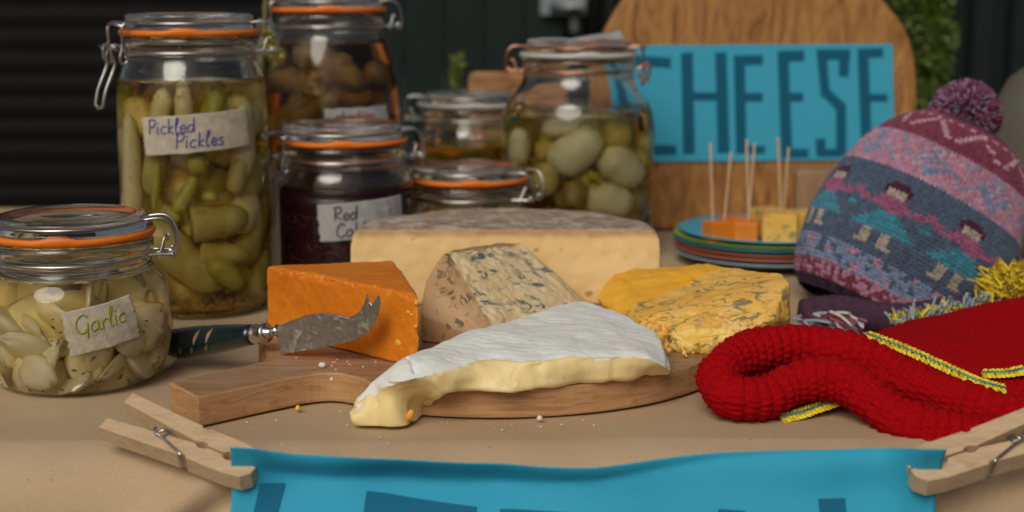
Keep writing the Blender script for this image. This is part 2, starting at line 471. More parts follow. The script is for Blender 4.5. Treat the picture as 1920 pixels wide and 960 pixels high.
M['herb'] = simple('brown_green_herb', (0.10, 0.085, 0.02), (0.16, 0.15, 0.04), 0.7, 200, 900, 0.2)
M['cabbage'] = simple('pickled_cabbage', (0.055, 0.004, 0.010), (0.12, 0.010, 0.022), 0.35, 60, 300, 0.3)
M['cabbage_liquid'] = simple('dark_red_vinegar', (0.03, 0.003, 0.007), None, 0.3, bstr=0.1)
# the rest
M['steel'] = simple('worn_steel', (0.30, 0.30, 0.29), (0.52, 0.51, 0.49), 0.34, 120, 500, 0.4, 0.0004, metal=1.0)
M['ferrule'] = simple('polished_steel', (0.62, 0.61, 0.58), None, 0.22, metal=1.0, bstr=0.05)
def handle_mat():
    m, nt, b, out = new_mat('dark_green_knife_handle'); b.inputs['Roughness'].default_value = 0.22
    v = coords(nt)
    nt.links.new(ramp(nt, noise_tex(nt, v, 40, 3), [(0.35, (0.004, 0.010, 0.012)), (0.7, (0.008, 0.03, 0.035))]), b.inputs['Base Color'])
    b.inputs['Coat Weight'].default_value = 0.6; return m
M['handle'] = handle_mat()
M['inlay'] = simple('copper_leaf_inlay', (0.42, 0.21, 0.12), (0.25, 0.16, 0.08), 0.35, 300, bstr=0.1)
M['inlay_olive'] = simple('olive_leaf_inlay', (0.12, 0.13, 0.05), (0.08, 0.09, 0.04), 0.35, 300, bstr=0.1)
M['wool'] = attr_mat('patterned_wool')
M['wool_red'] = attr_mat('red_wool', fleck=0.5, sheen=0.0)
M['wool_dark'] = simple('dark_wool_backing', (0.03, 0.035, 0.06), None, 0.95, bstr=0.3)
M['paint_black'] = simple('black_shutter_paint', (0.0025, 0.003, 0.0035), (0.004, 0.0045, 0.005), 0.7, 8, 100, 0.2, spec=0.15)
M['paint_green'] = simple('dark_green_door_paint', (0.005, 0.013, 0.012), (0.008, 0.018, 0.016), 0.6, 6, 80, 0.3, spec=0.2, stretch=(1, 1, 0.2))
M['paint_grey'] = simple('dark_grey_green_paint', (0.006, 0.011, 0.011), (0.009, 0.015, 0.015), 0.6, 6, 80, 0.3, spec=0.2)
M['galv'] = simple('galvanised_steel', (0.30, 0.34, 0.36), (0.22, 0.26, 0.28), 0.5, 60, metal=0.6, bstr=0.2)
M['ground'] = simple('dark_paving', (0.06, 0.06, 0.058), (0.09, 0.088, 0.08), 0.85, 5, 60, 0.4, 0.003)
M['leaf'] = simple('leaf_green', (0.055, 0.10, 0.010), (0.12, 0.19, 0.025), 0.5, 50, bstr=0)
M['sprig'] = simple('sprig_green', (0.12, 0.17, 0.03), (0.20, 0.25, 0.05), 0.6, 50, bstr=0)
M['flower'] = simple('yellow_flower', (0.38, 0.34, 0.03), (0.28, 0.30, 0.04), 0.6, 50, bstr=0)
M['stem'] = simple('yellow_green_stem', (0.15, 0.13, 0.04), (0.12, 0.11, 0.04), 0.6, 50, bstr=0)
M['pot'] = simple('stoneware', (0.085, 0.085, 0.065), (0.12, 0.11, 0.085), 0.7, 30, 200, 0.4)
def plate_m(n, c): return simple(n, c, None, 0.35, bstr=0.03)

# ------------------------------------------------------------------ setting: ground, wall, table
v, f = box(0, 5, -0.80, 30, 30, 0.04)
g = link('ground', mesh('ground', v, f), M['ground'], smooth=False, world_co=True); tag(g, kind='structure')

EDGE_Y, EDGE_R = 0.735, 0.040
def table_z(Y):
    if Y >= EDGE_Y: return 0.0
    d = EDGE_Y - Y
    if d < EDGE_R * 0.97: return -(EDGE_R - math.sqrt(EDGE_R ** 2 - d * d))
    return -EDGE_R
def table():
    root = empty('table', (0, 1.12, -0.78)); tag(root, kind='structure')
    xs = [-1.1 + 2.2 * i / 330 for i in range(331)]
    prof = []                                     # (Y, z) from back to the front hem
    Y = 1.60
    while Y > EDGE_Y: prof.append((Y, 0.0)); Y -= 0.006
    for k in range(15):
        a = math.pi / 2 * k / 14; prof.append((EDGE_Y - EDGE_R * math.sin(a), -(EDGE_R - EDGE_R * math.cos(a))))
    for k in range(1, 16): prof.append((EDGE_Y - EDGE_R - 0.0005 * k, -EDGE_R - 0.03 * k))
    V = []
    for x in xs:
        for (Y, z) in prof:
            w = max(0.0, min(1.0, (0.80 - Y) / 0.12))
            p = Vector((x, Y, z))
            h = 0.0014 * N((x, Y, 0), 8, 3) + 0.0004 * N((x, Y, 0), 28, 7)
            fr = w * (0.0055 * N((x * 1.0, 0, z * 0.5), 13, 11) + 0.002 * N((x + z, 0, z), 34, 4))
            fx = -.143 + 1.5 * (z + .015)
            fr += w * (0.0085 * math.exp(-((x - fx + .012) / .012) ** 2) - 0.0085 * math.exp(-((x - fx - .010) / .010) ** 2)) * min(1, max(0, (-z) / .008))
            if z < 0:
                q = min(1, (EDGE_Y - Y) / EDGE_R); V.append(p + Vector((0, -q, math.sqrt(max(0, 1 - q * q)))) * (fr - .001) + Vector((0, 0, h * .5)))
            else: V.append(p + Vector((0, 0, h - 0.0008 + 0.25 * fr * w)))
    me = mesh('paper_covering', V, [tuple(reversed(q)) for q in grid_faces(len(xs), len(prof))])
    link('paper_covering', me, M['kraft'], root, world_co=True)
    v, f = box(0, 1.15, -0.035, 2.16, 0.86, 0.03); link('tabletop', mesh('tabletop', v, f), M['oak2'], root, False, True)
    for sx in (-1, 1):
        for Y in (0.80, 1.52):
            v, f = box(sx * 1.0, Y, -0.415, 0.05, 0.05, 0.73); link('leg', mesh('leg', v, f), M['oak2'], root, False, True)
table()

def back_wall():
    YW = 2.45
    s = 2.45 / FPX * 1.02
    root = empty('black_shutter', (-0.85, YW, -0.78)); tag(root, 'black roller shutter of horizontal slats behind the jars', 'shutter')
    x0, x1 = A(-250, 100, YW).x, A(530, 100, YW).x
    z = -0.78
    while z < 0.62:
        prof = [(0.0, 0.0), (0.001, 0.006), (0.003, 0.016), (0.003, 0.024), (0.001, 0.034), (0.0, 0.038)]
        V = [Vector((x, YW - d, z + h)) for x in (x0, x1) for d, h in prof] + [Vector((x, YW + 0.01, z + h)) for x in (x0, x1) for d, h in prof]
        np_ = len(prof); F = [(i, i + 1, np_ + i + 1, np_ + i) for i in range(np_ - 1)]
        F += [(2 * np_ + i + 1, 2 * np_ + i, 3 * np_ + i, 3 * np_ + i + 1) for i in range(np_ - 1)]
        link('slat', fix_normals(mesh('slat', V, F)), M['paint_black'], root, False, True); z += 0.0385
    root = empty('green_door', (-0.1, YW, -0.78)); tag(root, 'dark green door of upright boards behind the jars', 'door')
    xa, xb = A(535, 100, YW).x, A(1055, 100, YW).x; nb = 7; w = (xb - xa) / nb
    for i in range(nb):
        me = prism([(xa + i * w + 0.0015, YW - 0.022), (xa + (i + 1) * w - 0.0015, YW - 0.022), (xa + (i + 1) * w - 0.0015, YW), (xa + i * w + 0.0015, YW)], -0.78, 0.62, 0.002)
        link('plank', me, M['paint_green'], root, False, True)
    lt = empty('latch', A(1055, 30, YW - 0.05)); tag(lt, 'pale metal latch on the edge of the dark green door', 'latch')
    v, f = box(*A(1056, -2, YW - 0.035), 0.075, 0.012, 0.052); link('plate', mesh('plate', v, f), M['galv'], lt, False, True)
    p = A(1078, 48, YW - 0.05); v, f = tube([p + Vector((0, 0, 0.03)), p + Vector((0, 0, -0.012))], 0.011, 12); link('bolt', mesh('bolt', v, f), simple('dull_bolt', (0.05, 0.055, 0.055), None, 0.5, metal=0.6), lt, True, True)
    v, f = tube([A(1030, 12, YW - 0.05), A(1095, 14, YW - 0.05)], 0.008, 10); link('bar', mesh('bar', v, f), M['galv'], lt, True, True)
    root = empty('dark_panel_wall', (0.9, YW + 0.05, -0.78)); tag(root, 'dark grey green wall of ribbed upright panels on the right', 'wall')
    xa, xb = A(1058, 100, YW + .05).x, A(2300, 100, YW + .05).x; n = 17; w = (xb - xa) / n
    for i in range(n):
        x = xa + i * w
        me = prism([(x, YW + .05), (x + w * .25, YW + .05), (x + w * .38, YW + .025), (x + w * .87, YW + .025), (x + w - .001, YW + .05), (x + w - .001, YW + .06), (x, YW + .06)], -0.78, 0.62)
        link('panel', me, M['paint_grey'] if i > 0 else M['paint_black'], root, False, True)  # first panel coloured black for the darkness of a gap in the wall
back_wall()

# ------------------------------------------------------------------ round chopping board with a handle
BT = 0.018                          # board thickness
BC = Vector((-0.010, 0.925)); BR = 0.157
def chopping_board():
    # top outline points from the photograph for the handle, at the top face
    hB = P(318, 716, BT); hF = P(372, 743, BT)                 # end of the handle, rear and front corner
    f1 = P(520, 712, BT); f2 = P(600, 699, BT); f3 = P(655, 702, BT); f4 = P(712, 722, BT)
    b1 = P(420, 693, BT); b2 = P(500, 676, BT)
    pts = [hB.xy, hF.xy] + [Vector((p.x, p.y)) for p in catmull([hF, f1, f2, f3, f4], 5)][1:]
    a0 = math.atan2(pts[-1].y - BC.y, pts[-1].x - BC.x)
    a1 = math.radians(203)
    aa = a0 + math.radians(5); end = a1 - 2 * math.pi + 2 * math.pi
    while aa < 0: aa += 2 * math.pi
    k = 0; tot = (a1 + 2 * math.pi) - aa
    for i in range(73):
        a = aa + tot * i / 72
        pts.append(BC + Vector((math.cos(a), math.sin(a))) * BR)
    c = P(508, 668, BT)
    pts += [Vector((c.x, c.y)), b2.xy, b1.xy]
    me = prism([(p.x, p.y) for p in pts], 0.0003, BT, 0.0013, 2)
    root = empty('round_chopping_board', (BC.x, BC.y, 0))
    tag(root, 'round wooden chopping board with a square-ended handle under the cheeses', 'chopping board')
    top, side = split(me, lambda c_, n_: 0 if abs(n_.z) > 0.8 else 1, ['top_face', 'edge'])
    link('board_top', top, M['board'], root, False, True)
    link('board_edge', side, M['board_side'], root, False, True)
chopping_board()

# ------------------------------------------------------------------ cheeses
def orange_wedge():
    zt = 0.0625; z0 = BT + 0.0003
    L = P(495, 499, zt); R = P(786, 551, zt); K = P(737, 491, zt)
    fl = P(495, 622, z0); fr = P(786, 694, z0)
    L2 = Vector((L.x, (L.y + fl.y) / 2, 0)); R2 = Vector((R.x, (R.y + fr.y) / 2, 0))
    K2 = K + Vector((0.0, 0.006, 0))
    pts = []
    for p in (L2, R2, K2):
        pts += [Vector((p.x, p.y, z0)), Vector((p.x, p.y, zt))]
    me = solidify_eval(hull(pts), 0.0011, 3, 0.0012)
    def d(p, n):
        a = 0.0009 * N(p, 35, 2) + 0.0004 * N(p, 160, 5) + 0.00022 * N(p, 500, 9)
        cr = N((p.x, p.y, p.z), 90, 20)
        edge = max(0, 1 - (p - Vector((R2.x, R2.y, p.z))).length / 0.011)
        sg = (R2 - L2).xy; tt = max(0, min(1, (p.xy - L2.xy).dot(sg) / sg.length_squared)); ds = (p.xy - (L2.xy + sg * tt)).length
        et = max(0, 1 - ds / .004) * max(0, 1 - abs(p.z - zt) / .004)
        a -= et * (max(0, N(p, 210, 7)) * .006 + max(0, N(p, 520, 3)) * .002)
        return a - edge * max(0, cr) * 0.0045 + edge * max(0, N(p, 300, 1)) * .0012
    displace(me, d)
    o = link('orange_cheese_wedge', me, M['cheddar'], world_co=True)
    tag(o, 'deep orange hard cheese wedge standing behind the knife', 'cheese')
    # little torn flakes on its face are lumps of the same cheese
    fdir = (R2 - L2).normalized(); nrm = Vector((fdir.y, -fdir.x, 0)); fm = simple('pale_orange_flake', (0.88, 0.42, 0.05), None, 0.5, sss=.1)
    for (px, py, w, h) in [(747, 643, .0032, .0022), (766, 585, .0018, .0012), (772, 590, .0014, .001), (781, 568, .0015, .0016), (640, 574, .002, .0005), (780, 612, .0016, .001)]:
        t = (px - 495) / (786 - 495.0); q = L2.lerp(R2, t); q = A(px, py, q.y)
        s, ff = lathe([(0, -1), (.7, -.7), (1, 0), (.7, .7), (0, 1)], 8)
        fl_ = link('flake', fix_normals(mesh('flake', [q + fdir * (a.x * w) + Vector((0, 0, a.z * h)) + nrm * (0.0004 + a.y * 0.0009) for a in s], ff)), fm, None, True, True)
        fl_.parent = o; fl_.location = fl_.location - o.location
orange_wedge()

def tomme():
    z0 = BT + 0.0003; zt = 0.0727
    cx, cyy, R = -0.0045, 0.986, 0.110
    pts = []
    for k in range(41):
        a = math.pi * k / 40
        for z, rr in ((z0, .97), (z0 + .012, 1.0), (zt - .014, 1.0), (zt - .005, .985), (zt, .955)):
            pts.append(Vector((cx + R * rr * math.cos(a), cyy + R * .98 * rr * math.sin(a), z)))
    me = solidify_eval(hull(pts), 0.0016, 2)
    displace(me, lambda p, n: 0.0011 * N(p, 30, 1) + 0.0005 * N(p, 110, 2) + (0.0007 * N(p, 330, 3) if n.z > 0.5 or n.y > 0 else 0.00015 * N(p, 400, 3)))
    root = empty('half_wheel_cheese', (cx, cyy, z0)); tag(root, 'large half wheel of pale yellow cheese with a grey-brown rind, at the back', 'cheese')
    rind, paste = split(me, lambda c, n: 1 if (n.y < -0.72 and c.y < cyy + .004) else 0, ['rind', 'paste'])
    link('rind', rind, M['tomme_rind'], root, True, True); link('paste', paste, M['tomme'], root, True, True)
tomme()

def stilton():
    z0 = BT + 0.0003
    L = P(789, 641, z0); B = P(948, 655, z0); R = P(1135, 600, z0)
    A1 = A(829, 477, .905); T = A(978, 456, .962)
    pts = [L, B, R, Vector((R.x - .004, .972, z0)), Vector((L.x + .014, .968, z0)),
           A(797, 525, .888), A1, A(850, 468, .925), A(903, 459, .945), A(940, 453, .962), T, A(1076, 560, .945), A(788, 590, .876), A(1100, 585, .925)]
    me = solidify_eval(hull(pts), 0.0009, 1, 0.0006)
    def ridge_x(z):
        t = (z - z0) / (A1.z - z0); return lerp(B.x, A1.x + .004, t)
    def d(p, n):
        u = p.z * 0.80 + p.x * 0.62                       # across the cut lines
        groove = 0
        right = p.x > ridge_x(p.z) and n.y < -.1
        if right:
            k = (p.z * .62 - p.x * .80)
            groove = 0.0007 * noise.noise(Vector((u * 230, k * 45, 3))) + 0.0004 * noise.noise(Vector((u * 600, k * 130, 8))) + 0.0005 * N(p, 300, 2)
        br = 0
        e = abs(p.x - ridge_x(p.z))
        if e < .007 and n.y < 0: br = .0018 * N(p, 170, 4) * (1 - e / .007)
        return 0.0012 * N(p, 38, 4) + 0.0004 * N(p, 140, 6) + groove + br
    displace(me, d)
    root = empty('blue_veined_wedge', (0.5 * (L.x + R.x), .92, z0)); tag(root, 'pale blue-veined cheese wedge between the orange cheese and the white slice', 'cheese')
    def cl(c, n):
        if n.y < .2 and c.x < ridge_x(c.z) + .0012 * N(c, 150, 4): return 0
        if n.y >= .2 or (n.z > .85 and c.z > .0655 + .002 * N(c, 80, 3)): return 0
        return 1
    rind, paste = split(me, cl, ['rind', 'paste'])
    link('rind', rind, M['stilton_rind'], root, True, True); link('paste', paste, M['stilton'], root, True, True)
stilton()

def shropshire():
    z0 = BT + 0.0003
    pts = [P(1195, 640, z0 + .002), P(1245, 655, z0), P(1325, 664, z0), P(1400, 655, z0), P(1482, 617, z0),
           A(1481, 528, .885), A(1468, 512, .905), A(1380, 500, .93), A(1290, 496, .955), A(1195, 503, .955), A(1150, 520, .945), A(1118, 560, .93),
           A(1480, 600, .872), A(1200, 595, .872), A(1262, 628, .846), A(1390, 622, .846), A(1445, 600, .853),
           Vector((.165, .955, z0)), Vector((.065, .97, z0))]
    me = solidify_eval(hull(pts), 0.0011, 2, 0.0015)
    hol = A(1322, 634, .838)
    def d(p, n):
        q = p - hol
        ell = (q.x / .019) ** 2 + (q.y / .02) ** 2 + (q.z / .0042) ** 2
        bite = -0.008 * math.exp(-ell * 1.3) if n.y < 0 else 0
        lip = 0.0022 * math.exp(-((q.x / .022) ** 2 + ((q.z + .009) / .005) ** 2)) if n.y < 0 else 0
        nick = -0.008 * math.exp(-(((p.x - A(1247, 640, .85).x) / .0022) ** 2)) if (n.y < -.2 and p.z < .034) else 0
        rough = 2.4 if ell < 7 else 1.0
        return 0.0020 * N(p, 34, 14) + (0.0009 * N(p, 120, 6) + 0.00045 * N(p, 360, 2)) * rough + bite + lip + nick
    displace(me, d)
    root = empty('yellow_blue_wedge', (.13, .90, z0)); tag(root, 'golden yellow blue-veined cheese wedge with a crumbling lower corner at the right of the board', 'cheese')
    a = A(1200, 545, .90); bpt = A(1400, 497, .90)
    def cl(c, n):
        q = c - hol
        if ((q.x / .030) ** 2 + ((q.z + .004) / .010) ** 2 + (q.y / .02) ** 2) < 1 and n.y < .3: return 2
        # outer rind: back strip and right end
        if c.y > .890 + (c.x - .072) * 0.60 + 0.004 * N(c, 50, 3) or (n.x > .8): return 0
        return 1
    r, p_, cb = split(me, cl, ['rind', 'paste', 'crumbling_corner'])
    link('rind', r, M['shropshire_rind'], root, True, True); link('paste', p_, M['shropshire'], root, True, True)
    link('crumbling_corner', cb, M['crumble'], root, True, True)
    mb = MB(); random.seed(9)
    for i in range(42):
        q = Vector((hol.x + random.uniform(-.022, .022), hol.y - .002 + random.uniform(-.006, .004), hol.z - random.uniform(.001, .013)))
        s, ff = lathe([(0, -1), (.8, -.5), (.9, .4), (0, 1)], 6)
        r0 = random.uniform(.0006, .0019); m3 = Matrix.Rotation(random.uniform(0, 6), 3, Vector((random.random(), random.random(), 1)).normalized())
        mb.add([q + m3 @ (a_ * r0 * random.uniform(.8, 1.2)) for a_ in s], ff)
    link('crumb_cluster', fix_normals(mb.mesh('c')), M['crumble'], root, True, True)
shropshire()

def brie():
    zt = 0.037
    # front cut edge (top), back edge (top), front bottom: tip -> rim.  (px, py, z)
    F = [(668, 768, .010), (682, 745, .016), (706, 727, .0225), (750, 716, .029), (800, 701, .0325), (860, 684, .0345), (920, 669, .0355), (990, 674, .035), (1070, 668, .0355), (1150, 663, .036), (1215, 668, .0345), (1251, 688, .0275)]
    Bk = [(662, 758, .011), (672, 735, .018), (700, 706, .027), (742, 678, .034), (795, 650, .0375), (862, 627, .038), (905, 616, .038), (950, 603, .0385), (990, 588, .039), (1030, 573, .039), (1062, 565, .0385), (1085, 562, .038)]
    Z = [(668, 800, .0005), (700, 802, .0005), (765, 801, .0005), (806, 770, .0005), (832, 741, BT), (880, 733, BT), (945, 738, BT), (1010, 729, BT), (1090, 720, BT), (1150, 717, BT), (1215, 708, BT), (1253, 702, BT)]
    sub = 9
    FF = catmull([P(*a) for a in F], sub); BB = catmull([P(*a) for a in Bk], sub); ZZ = catmull([P(*a) for a in Z], sub)
    n = len(FF)
    def foot(i):       # height of what carries the slice at station i
        t = i / (n - 1); return 0.0005 if t < .27 else (BT + .0003 if t > .37 else lerp(.0005, BT + .0003, (t - .27) / .10))
    rows = []
    NT = 44; NF = 16; NB = 8
    for i in range(n):
        f_, b_, z_ = FF[i], BB[i], ZZ[i]; ft = foot(i); t = i / (n - 1)
        th = max(f_.z - z_.z, .003)
        row = []
        for k in range(NF):            # front face from the bottom up, bellied
            s = k / NF; p = z_.lerp(f_, s)
            bulge = 0.0030 * math.sin(math.pi * min(1, s * 1.05)) ** .8 + (0.0022 * math.exp(-((s - .12) / .16) ** 2) * (0.7 + .6 * N((i * .04, 0, 0), 3, 2)) if t > .3 else 0)
            row.append(p + Vector((0, -bulge, 0)))
        dirv = (b_ - f_)
        for k in range(NT):
            s = k / (NT - 1); p = f_.lerp(b_, s)
            dome = 0.0025 * math.sin(math.pi * s) * min(1, dirv.length / .05)
            rim = 0.0018 * (math.exp(-s * dirv.length / .0035) + math.exp(-(1 - s) * dirv.length / .0035))
            out = Vector((0, 0, 0))
            if t > .86: out = Vector((1, .35, 0)) * (0.015 * ((t - .86) / .14) ** 1.6 * math.sin(math.pi * s))
            row.append(p + out + Vector((0, 0, dome - rim)))
        bb = b_ + Vector((0.002, 0.004, 0)); 
        for k in range(1, NB + 1):
            s = k / NB; p = bb.lerp(Vector((bb.x, bb.y, ft)), s)
            row.append(p + Vector((0, 0.002 * math.sin(math.pi * s), 0)))
        q0 = row[-1].copy(); q1 = row[0].copy(); bul = 0.014 * ((t - .86) / .14) ** 1.6 if t > .86 else 0
        for k in range(1, NT - 1):
            s = k / (NT - 1); p = q0.lerp(q1, s)
            row.append(p + Vector((1, .35, 0)) * (bul * math.sin(math.pi * s)))
        rows.append(row)
    m_ = len(rows[0])
    V = [p for r in rows for p in r]
    Fc = grid_faces(n, m_, False, True)
    # blunt tip: two shrinking rings to a point; rim end: rings pulled outward
    def cap(ring_idx, base, outv, order):
        nonlocal V, Fc
        c = sum((V[i] for i in ring_idx), Vector()) / len(ring_idx)
        prev = ring_idx
        for s, o in ((.9, .35), (.7, .75), (.4, .95)):
            new = []
            for i in ring_idx:
                q = c.lerp(V[i], s) + outv * o; q.z = max(q.z, .0008)
                new.append(len(V)); V.append(q)
            for k in range(len(prev)):
                k2 = (k + 1) % len(prev); q = (prev[k], prev[k2], new[k2], new[k]); Fc.append(q if order else tuple(reversed(q)))
            prev = new
        ci = len(V); V.append(c + outv)
        for k in range(len(prev)):
            k2 = (k + 1) % len(prev); q = (prev[k], prev[k2], ci); Fc.append(q if order else tuple(reversed(q)))
    cap(list(range(m_)), 0, Vector((-0.004, -0.001, 0)), True)
    # rim: a wall between the upper and the lower curve of the last ring, slightly bellied
    last = [(n - 1) * m_ + k for k in range(m_)]; topc = last[NF:NF + NT]; botc = [last[0]] + list(reversed(last[NF + NT + NB:])) + [last[NF + NT + NB - 1]]
    fr_, bk_ = last[1:NF], last[NF + NT:NF + NT + NB - 1]
    mid = []
    for a_, b_ in zip(topc, botc):
        mid.append(len(V)); V.append((V[a_] + V[b_]) * .5 + Vector((.003, .001, 0)))
    for k in range(NT - 1):
        Fc.append((topc[k], topc[k + 1], mid[k + 1], mid[k])); Fc.append((mid[k], mid[k + 1], botc[k + 1], botc[k]))
    Fc.append(tuple([botc[0]] + fr_ + [topc[0], mid[0]])); Fc.append(tuple([topc[-1]] + bk_ + [botc[-1], mid[-1]]))
    me = fix_normals(mesh('brie', V, Fc))
    me = solidify_eval(me, 0.0008, 8)
    tipc = P(1255, 690, .026)
    cuts = [(P(764, 670, .036), P(779, 694, .034)), (P(706, 709, .028), P(717, 730, .025))]
    def d(p, n_):
        cutd = 0
        if n_.z > .3:
            for c0, c1 in cuts:
                ab = (c1 - c0).xy; t_ = max(0, min(1, (p.xy - c0.xy).dot(ab) / ab.length_squared)); dd = (p.xy - (c0.xy + ab * t_)).length
                cutd -= .0024 * math.exp(-(dd / .0009) ** 2)
        return cutd + d0(p, n_)
    def d0(p, n_):
        if n_.z > .55:
            fade = min(1, max(0, (tipc.x - .012 - p.x) / .02)) * min(1, max(0, (n_.z - .6) / .2))
            rip = 0.00008 * math.sin((p.y + 0.011 * N(p, 25, 3) + .003 * N(p, 70, 5)) * 1500) * max(0, 0.35 + N(p, 30, 9)) * fade
            return 0.0024 * N(p, 28, 1) + 0.0009 * N(p, 80, 3) + 0.0003 * N(p, 240, 5) + rip
        cre = -0.0010 * max(0, N((p.x * 1.5, p.y, p.z * .5), 70, 12)) ** 1.2 * 2
        return 0.0016 * N((p.x, p.y, p.z * 1.4), 45, 1) + 0.0006 * N(p, 130, 3) + cre
    displace(me, d)
    root = empty('soft_white_cheese_slice', (P(1000, 700, BT).x, .80, BT)); tag(root, 'white-rinded soft cheese slice oozing over the front of the chopping board', 'cheese')
    # front rind line in world space
    line = [(p.x, p.y, p.z) for p in FF]
    def cl(c, n_):
        zf = interp([(q[0], q[2]) for q in line], c.x); yf = interp([(q[0], q[1]) for q in line], c.x)
        w = 0.0016 * N((c.x, 0, 0), 60, 2) + .0004 * N((c.x, 0, 0), 300, 3)
        if c.x > tipc.x - .010 and n_.x > .5 + .2 * N(c, 120, 2) and c.z > BT + .006: return 0
        if c.x < P(672, 740, .016).x: return 1
        if c.y > yf + .0008 + w and c.z > zf - .004 and n_.z > .05: return 0
        if c.y > yf + .02 and n_.y > .2: return 1
        return 1
    rind, paste = split(me, cl, ['rind', 'paste'])
    link('rind', rind, M['brie_rind'], root, True, True); link('paste', paste, M['brie'], root, True, True)
    # yellow fleck near the tip
    v, f = lathe([(0, -1), (.8, -.6), (1, 0), (.8, .6), (0, 1)], 8)
    q = A(769, 778, .7535)
    link('orange_fleck', mesh('fleck', [q + Vector((a.x * .0024, a.y * .0012, a.z * .0032 + a.x * .0012)) for a in v], f), simple('fleck', (0.82, .38, .04), None, .5), root, True, True)
    # torn cracks in the rind
brie()

# ------------------------------------------------------------------ preserving jars
def profile_r(prof, z):
    best = None
    for (r0, z0), (r1, z1) in zip(prof[:-1], prof[1:]):
        if min(z0, z1) <= z <= max(z0, z1) and abs(z1 - z0) > 1e-7:
            r = lerp(r0, r1, (z - z0) / (z1 - z0)); best = r if best is None else max(best, r)
    return best or prof[-1][0]
GL = {
 'G': ([[(.75, .85), (.5, 1), (.15, .8), (.05, .45), (.2, .1), (.5, 0.02), (.72, .2), (.76, .5), (.74, .1), (.7, -.25)]], .9),
 'a': ([[(.5, .45), (.25, .5), (.05, .25), (.2, 0), (.45, .15), (.5, .48), (.52, .1), (.66, 0)]], .68),
 'r': ([[(.08, .5), (.12, 0)], [(.12, .3), (.28, .5), (.42, .45)]], .48),
 'l': ([[(.05, .3), (.28, .9), (.16, 1), (.08, .4), (.15, 0), (.3, .05)]], .36),
 'i': ([[(.1, .5), (.1, .06), (.2, 0)], [(.11, .70), (.13, .77)]], .28),
 'c': ([[(.45, .42), (.25, .5), (.05, .25), (.2, 0), (.45, .08)]], .52),
 'P': ([[(.12, 0), (.1, 1)], [(.0, .9), (.4, 1), (.58, .75), (.4, .5), (.1, .48)]], .66),
 'k': ([[(.1, 0), (.12, 1)], [(.42, .5), (.12, .22), (.46, 0)]], .52),
 'e': ([[(.05, .22), (.42, .3), (.32, .5), (.1, .4), (.08, .1), (.25, 0), (.48, .1)]], .5),
 'd': ([[(.45, .42), (.2, .5), (.05, .2), (.2, 0), (.45, .2), (.5, 1), (.5, 0)]], .6),
 's': ([[(.4, .45), (.2, .5), (.1, .35), (.38, .18), (.3, 0), (.05, .05)]], .48),
 'R': ([[(.12, 0), (.1, 1)], [(.0, .92), (.4, 1), (.55, .75), (.4, .55), (.1, .5), (.55, 0)]], .66),
 'C': ([[(.6, .85), (.35, 1), (.05, .6), (.1, .15), (.35, 0), (.6, .15)]], .66),
 'b': ([[(.1, 1), (.1, 0), (.35, 0), (.5, .25), (.3, .5), (.1, .35)]], .58),
 'g': ([[(.5, .45), (.25, .5), (.05, .25), (.2, 0), (.45, .15), (.5, .48), (.5, -.3), (.3, -.42), (.1, -.3)]], .62),
 'h': ([[(.1, 1), (.1, 0)], [(.1, .35), (.3, .5), (.42, .35), (.42, 0)]], .55),
 'n': ([[(.1, .5), (.1, 0)], [(.1, .35), (.3, .5), (.42, .35), (.42, 0)]], .55),
 ' ': ([], .35),
}
def write(words, x0, y0, h, slant=0.15, squeeze=1.0, climb=0.0):
    out = []; x = x0
    for ch in words:
        st, w = GL[ch]
        for s in st:
            out.append([(x + (a * squeeze + b_ * slant) * h, y0 + b_ * h + (x - x0) * climb) for a, b_ in s])
        x += w * h * squeeze
    return out
def jar_label(root, prof, phi0, zc, w, h, tilt, mat, strokes, ink, pen=0.0006, seed=1, zig=(6, .0022)):
    """a torn strip of paper tape stuck round the jar; phi0 is the angle its centre faces"""
    def pos(u, v_, off):
        uu = u * math.cos(tilt) - v_ * math.sin(tilt); vv = u * math.sin(tilt) + v_ * math.cos(tilt)
        z = zc + vv; r = profile_r(prof, z) + off
        ph = phi0 + uu / profile_r(prof, zc)
        return Vector((r * math.cos(ph), r * math.sin(ph), z))
    def wr(u, v_): return 0.0006 + 0.0006 * max(0, N((u, v_, 0), 160, seed)) + 0.0010 * max(0, noise.noise(Vector((u * 260 + v_ * 60, v_ * 25, seed)))) ** 1.5
    nu, nv = 60, 30
    V = []
    for i in range(nu):
        for j in range(nv):
            v_ = -h / 2 + h * j / (nv - 1)
            tri = abs(((j / (nv - 1) * zig[0]) % 1) - .5) * 2
            l = -w / 2 + zig[1] * tri * .6 + .0012 * N((0, v_, 0), 200, seed); r = w / 2 - zig[1] * (1 - tri) * .6 + .0012 * N((0, v_, 0), 200, seed + 5)
            u = lerp(l, r, i / (nu - 1)); v2 = v_ + .0006 * N((u, 0, 0), 90, seed + j // nv)
            V.append(pos(u, v2, wr(u, v2)))
    lb = link('label', mesh('label', V, grid_faces(nu, nv)), mat, root)
    s = lb.modifiers.new('thickness', 'SOLIDIFY'); s.thickness = 0.00018; s.offset = -1
    mb = MB()
    for st in strokes:
        pts = catmull([(a, b_, 0) for a, b_ in st], 5)
        path = [pos(q.x, q.y, wr(q.x, q.y) + 0.00030) for q in pts]
        v, f = tube(path, pen, 6); mb.add(v, f)
    if strokes: link('handwriting', fix_normals(mb.mesh('handwriting')), ink, lb)
    return lb
def cyl(phi, u, v_, z):
    """u outward along phi, v_ sideways"""
    return Vector((math.cos(phi) * u - math.sin(phi) * v_, math.sin(phi) * u + math.cos(phi) * v_, z))
LV = 1.5
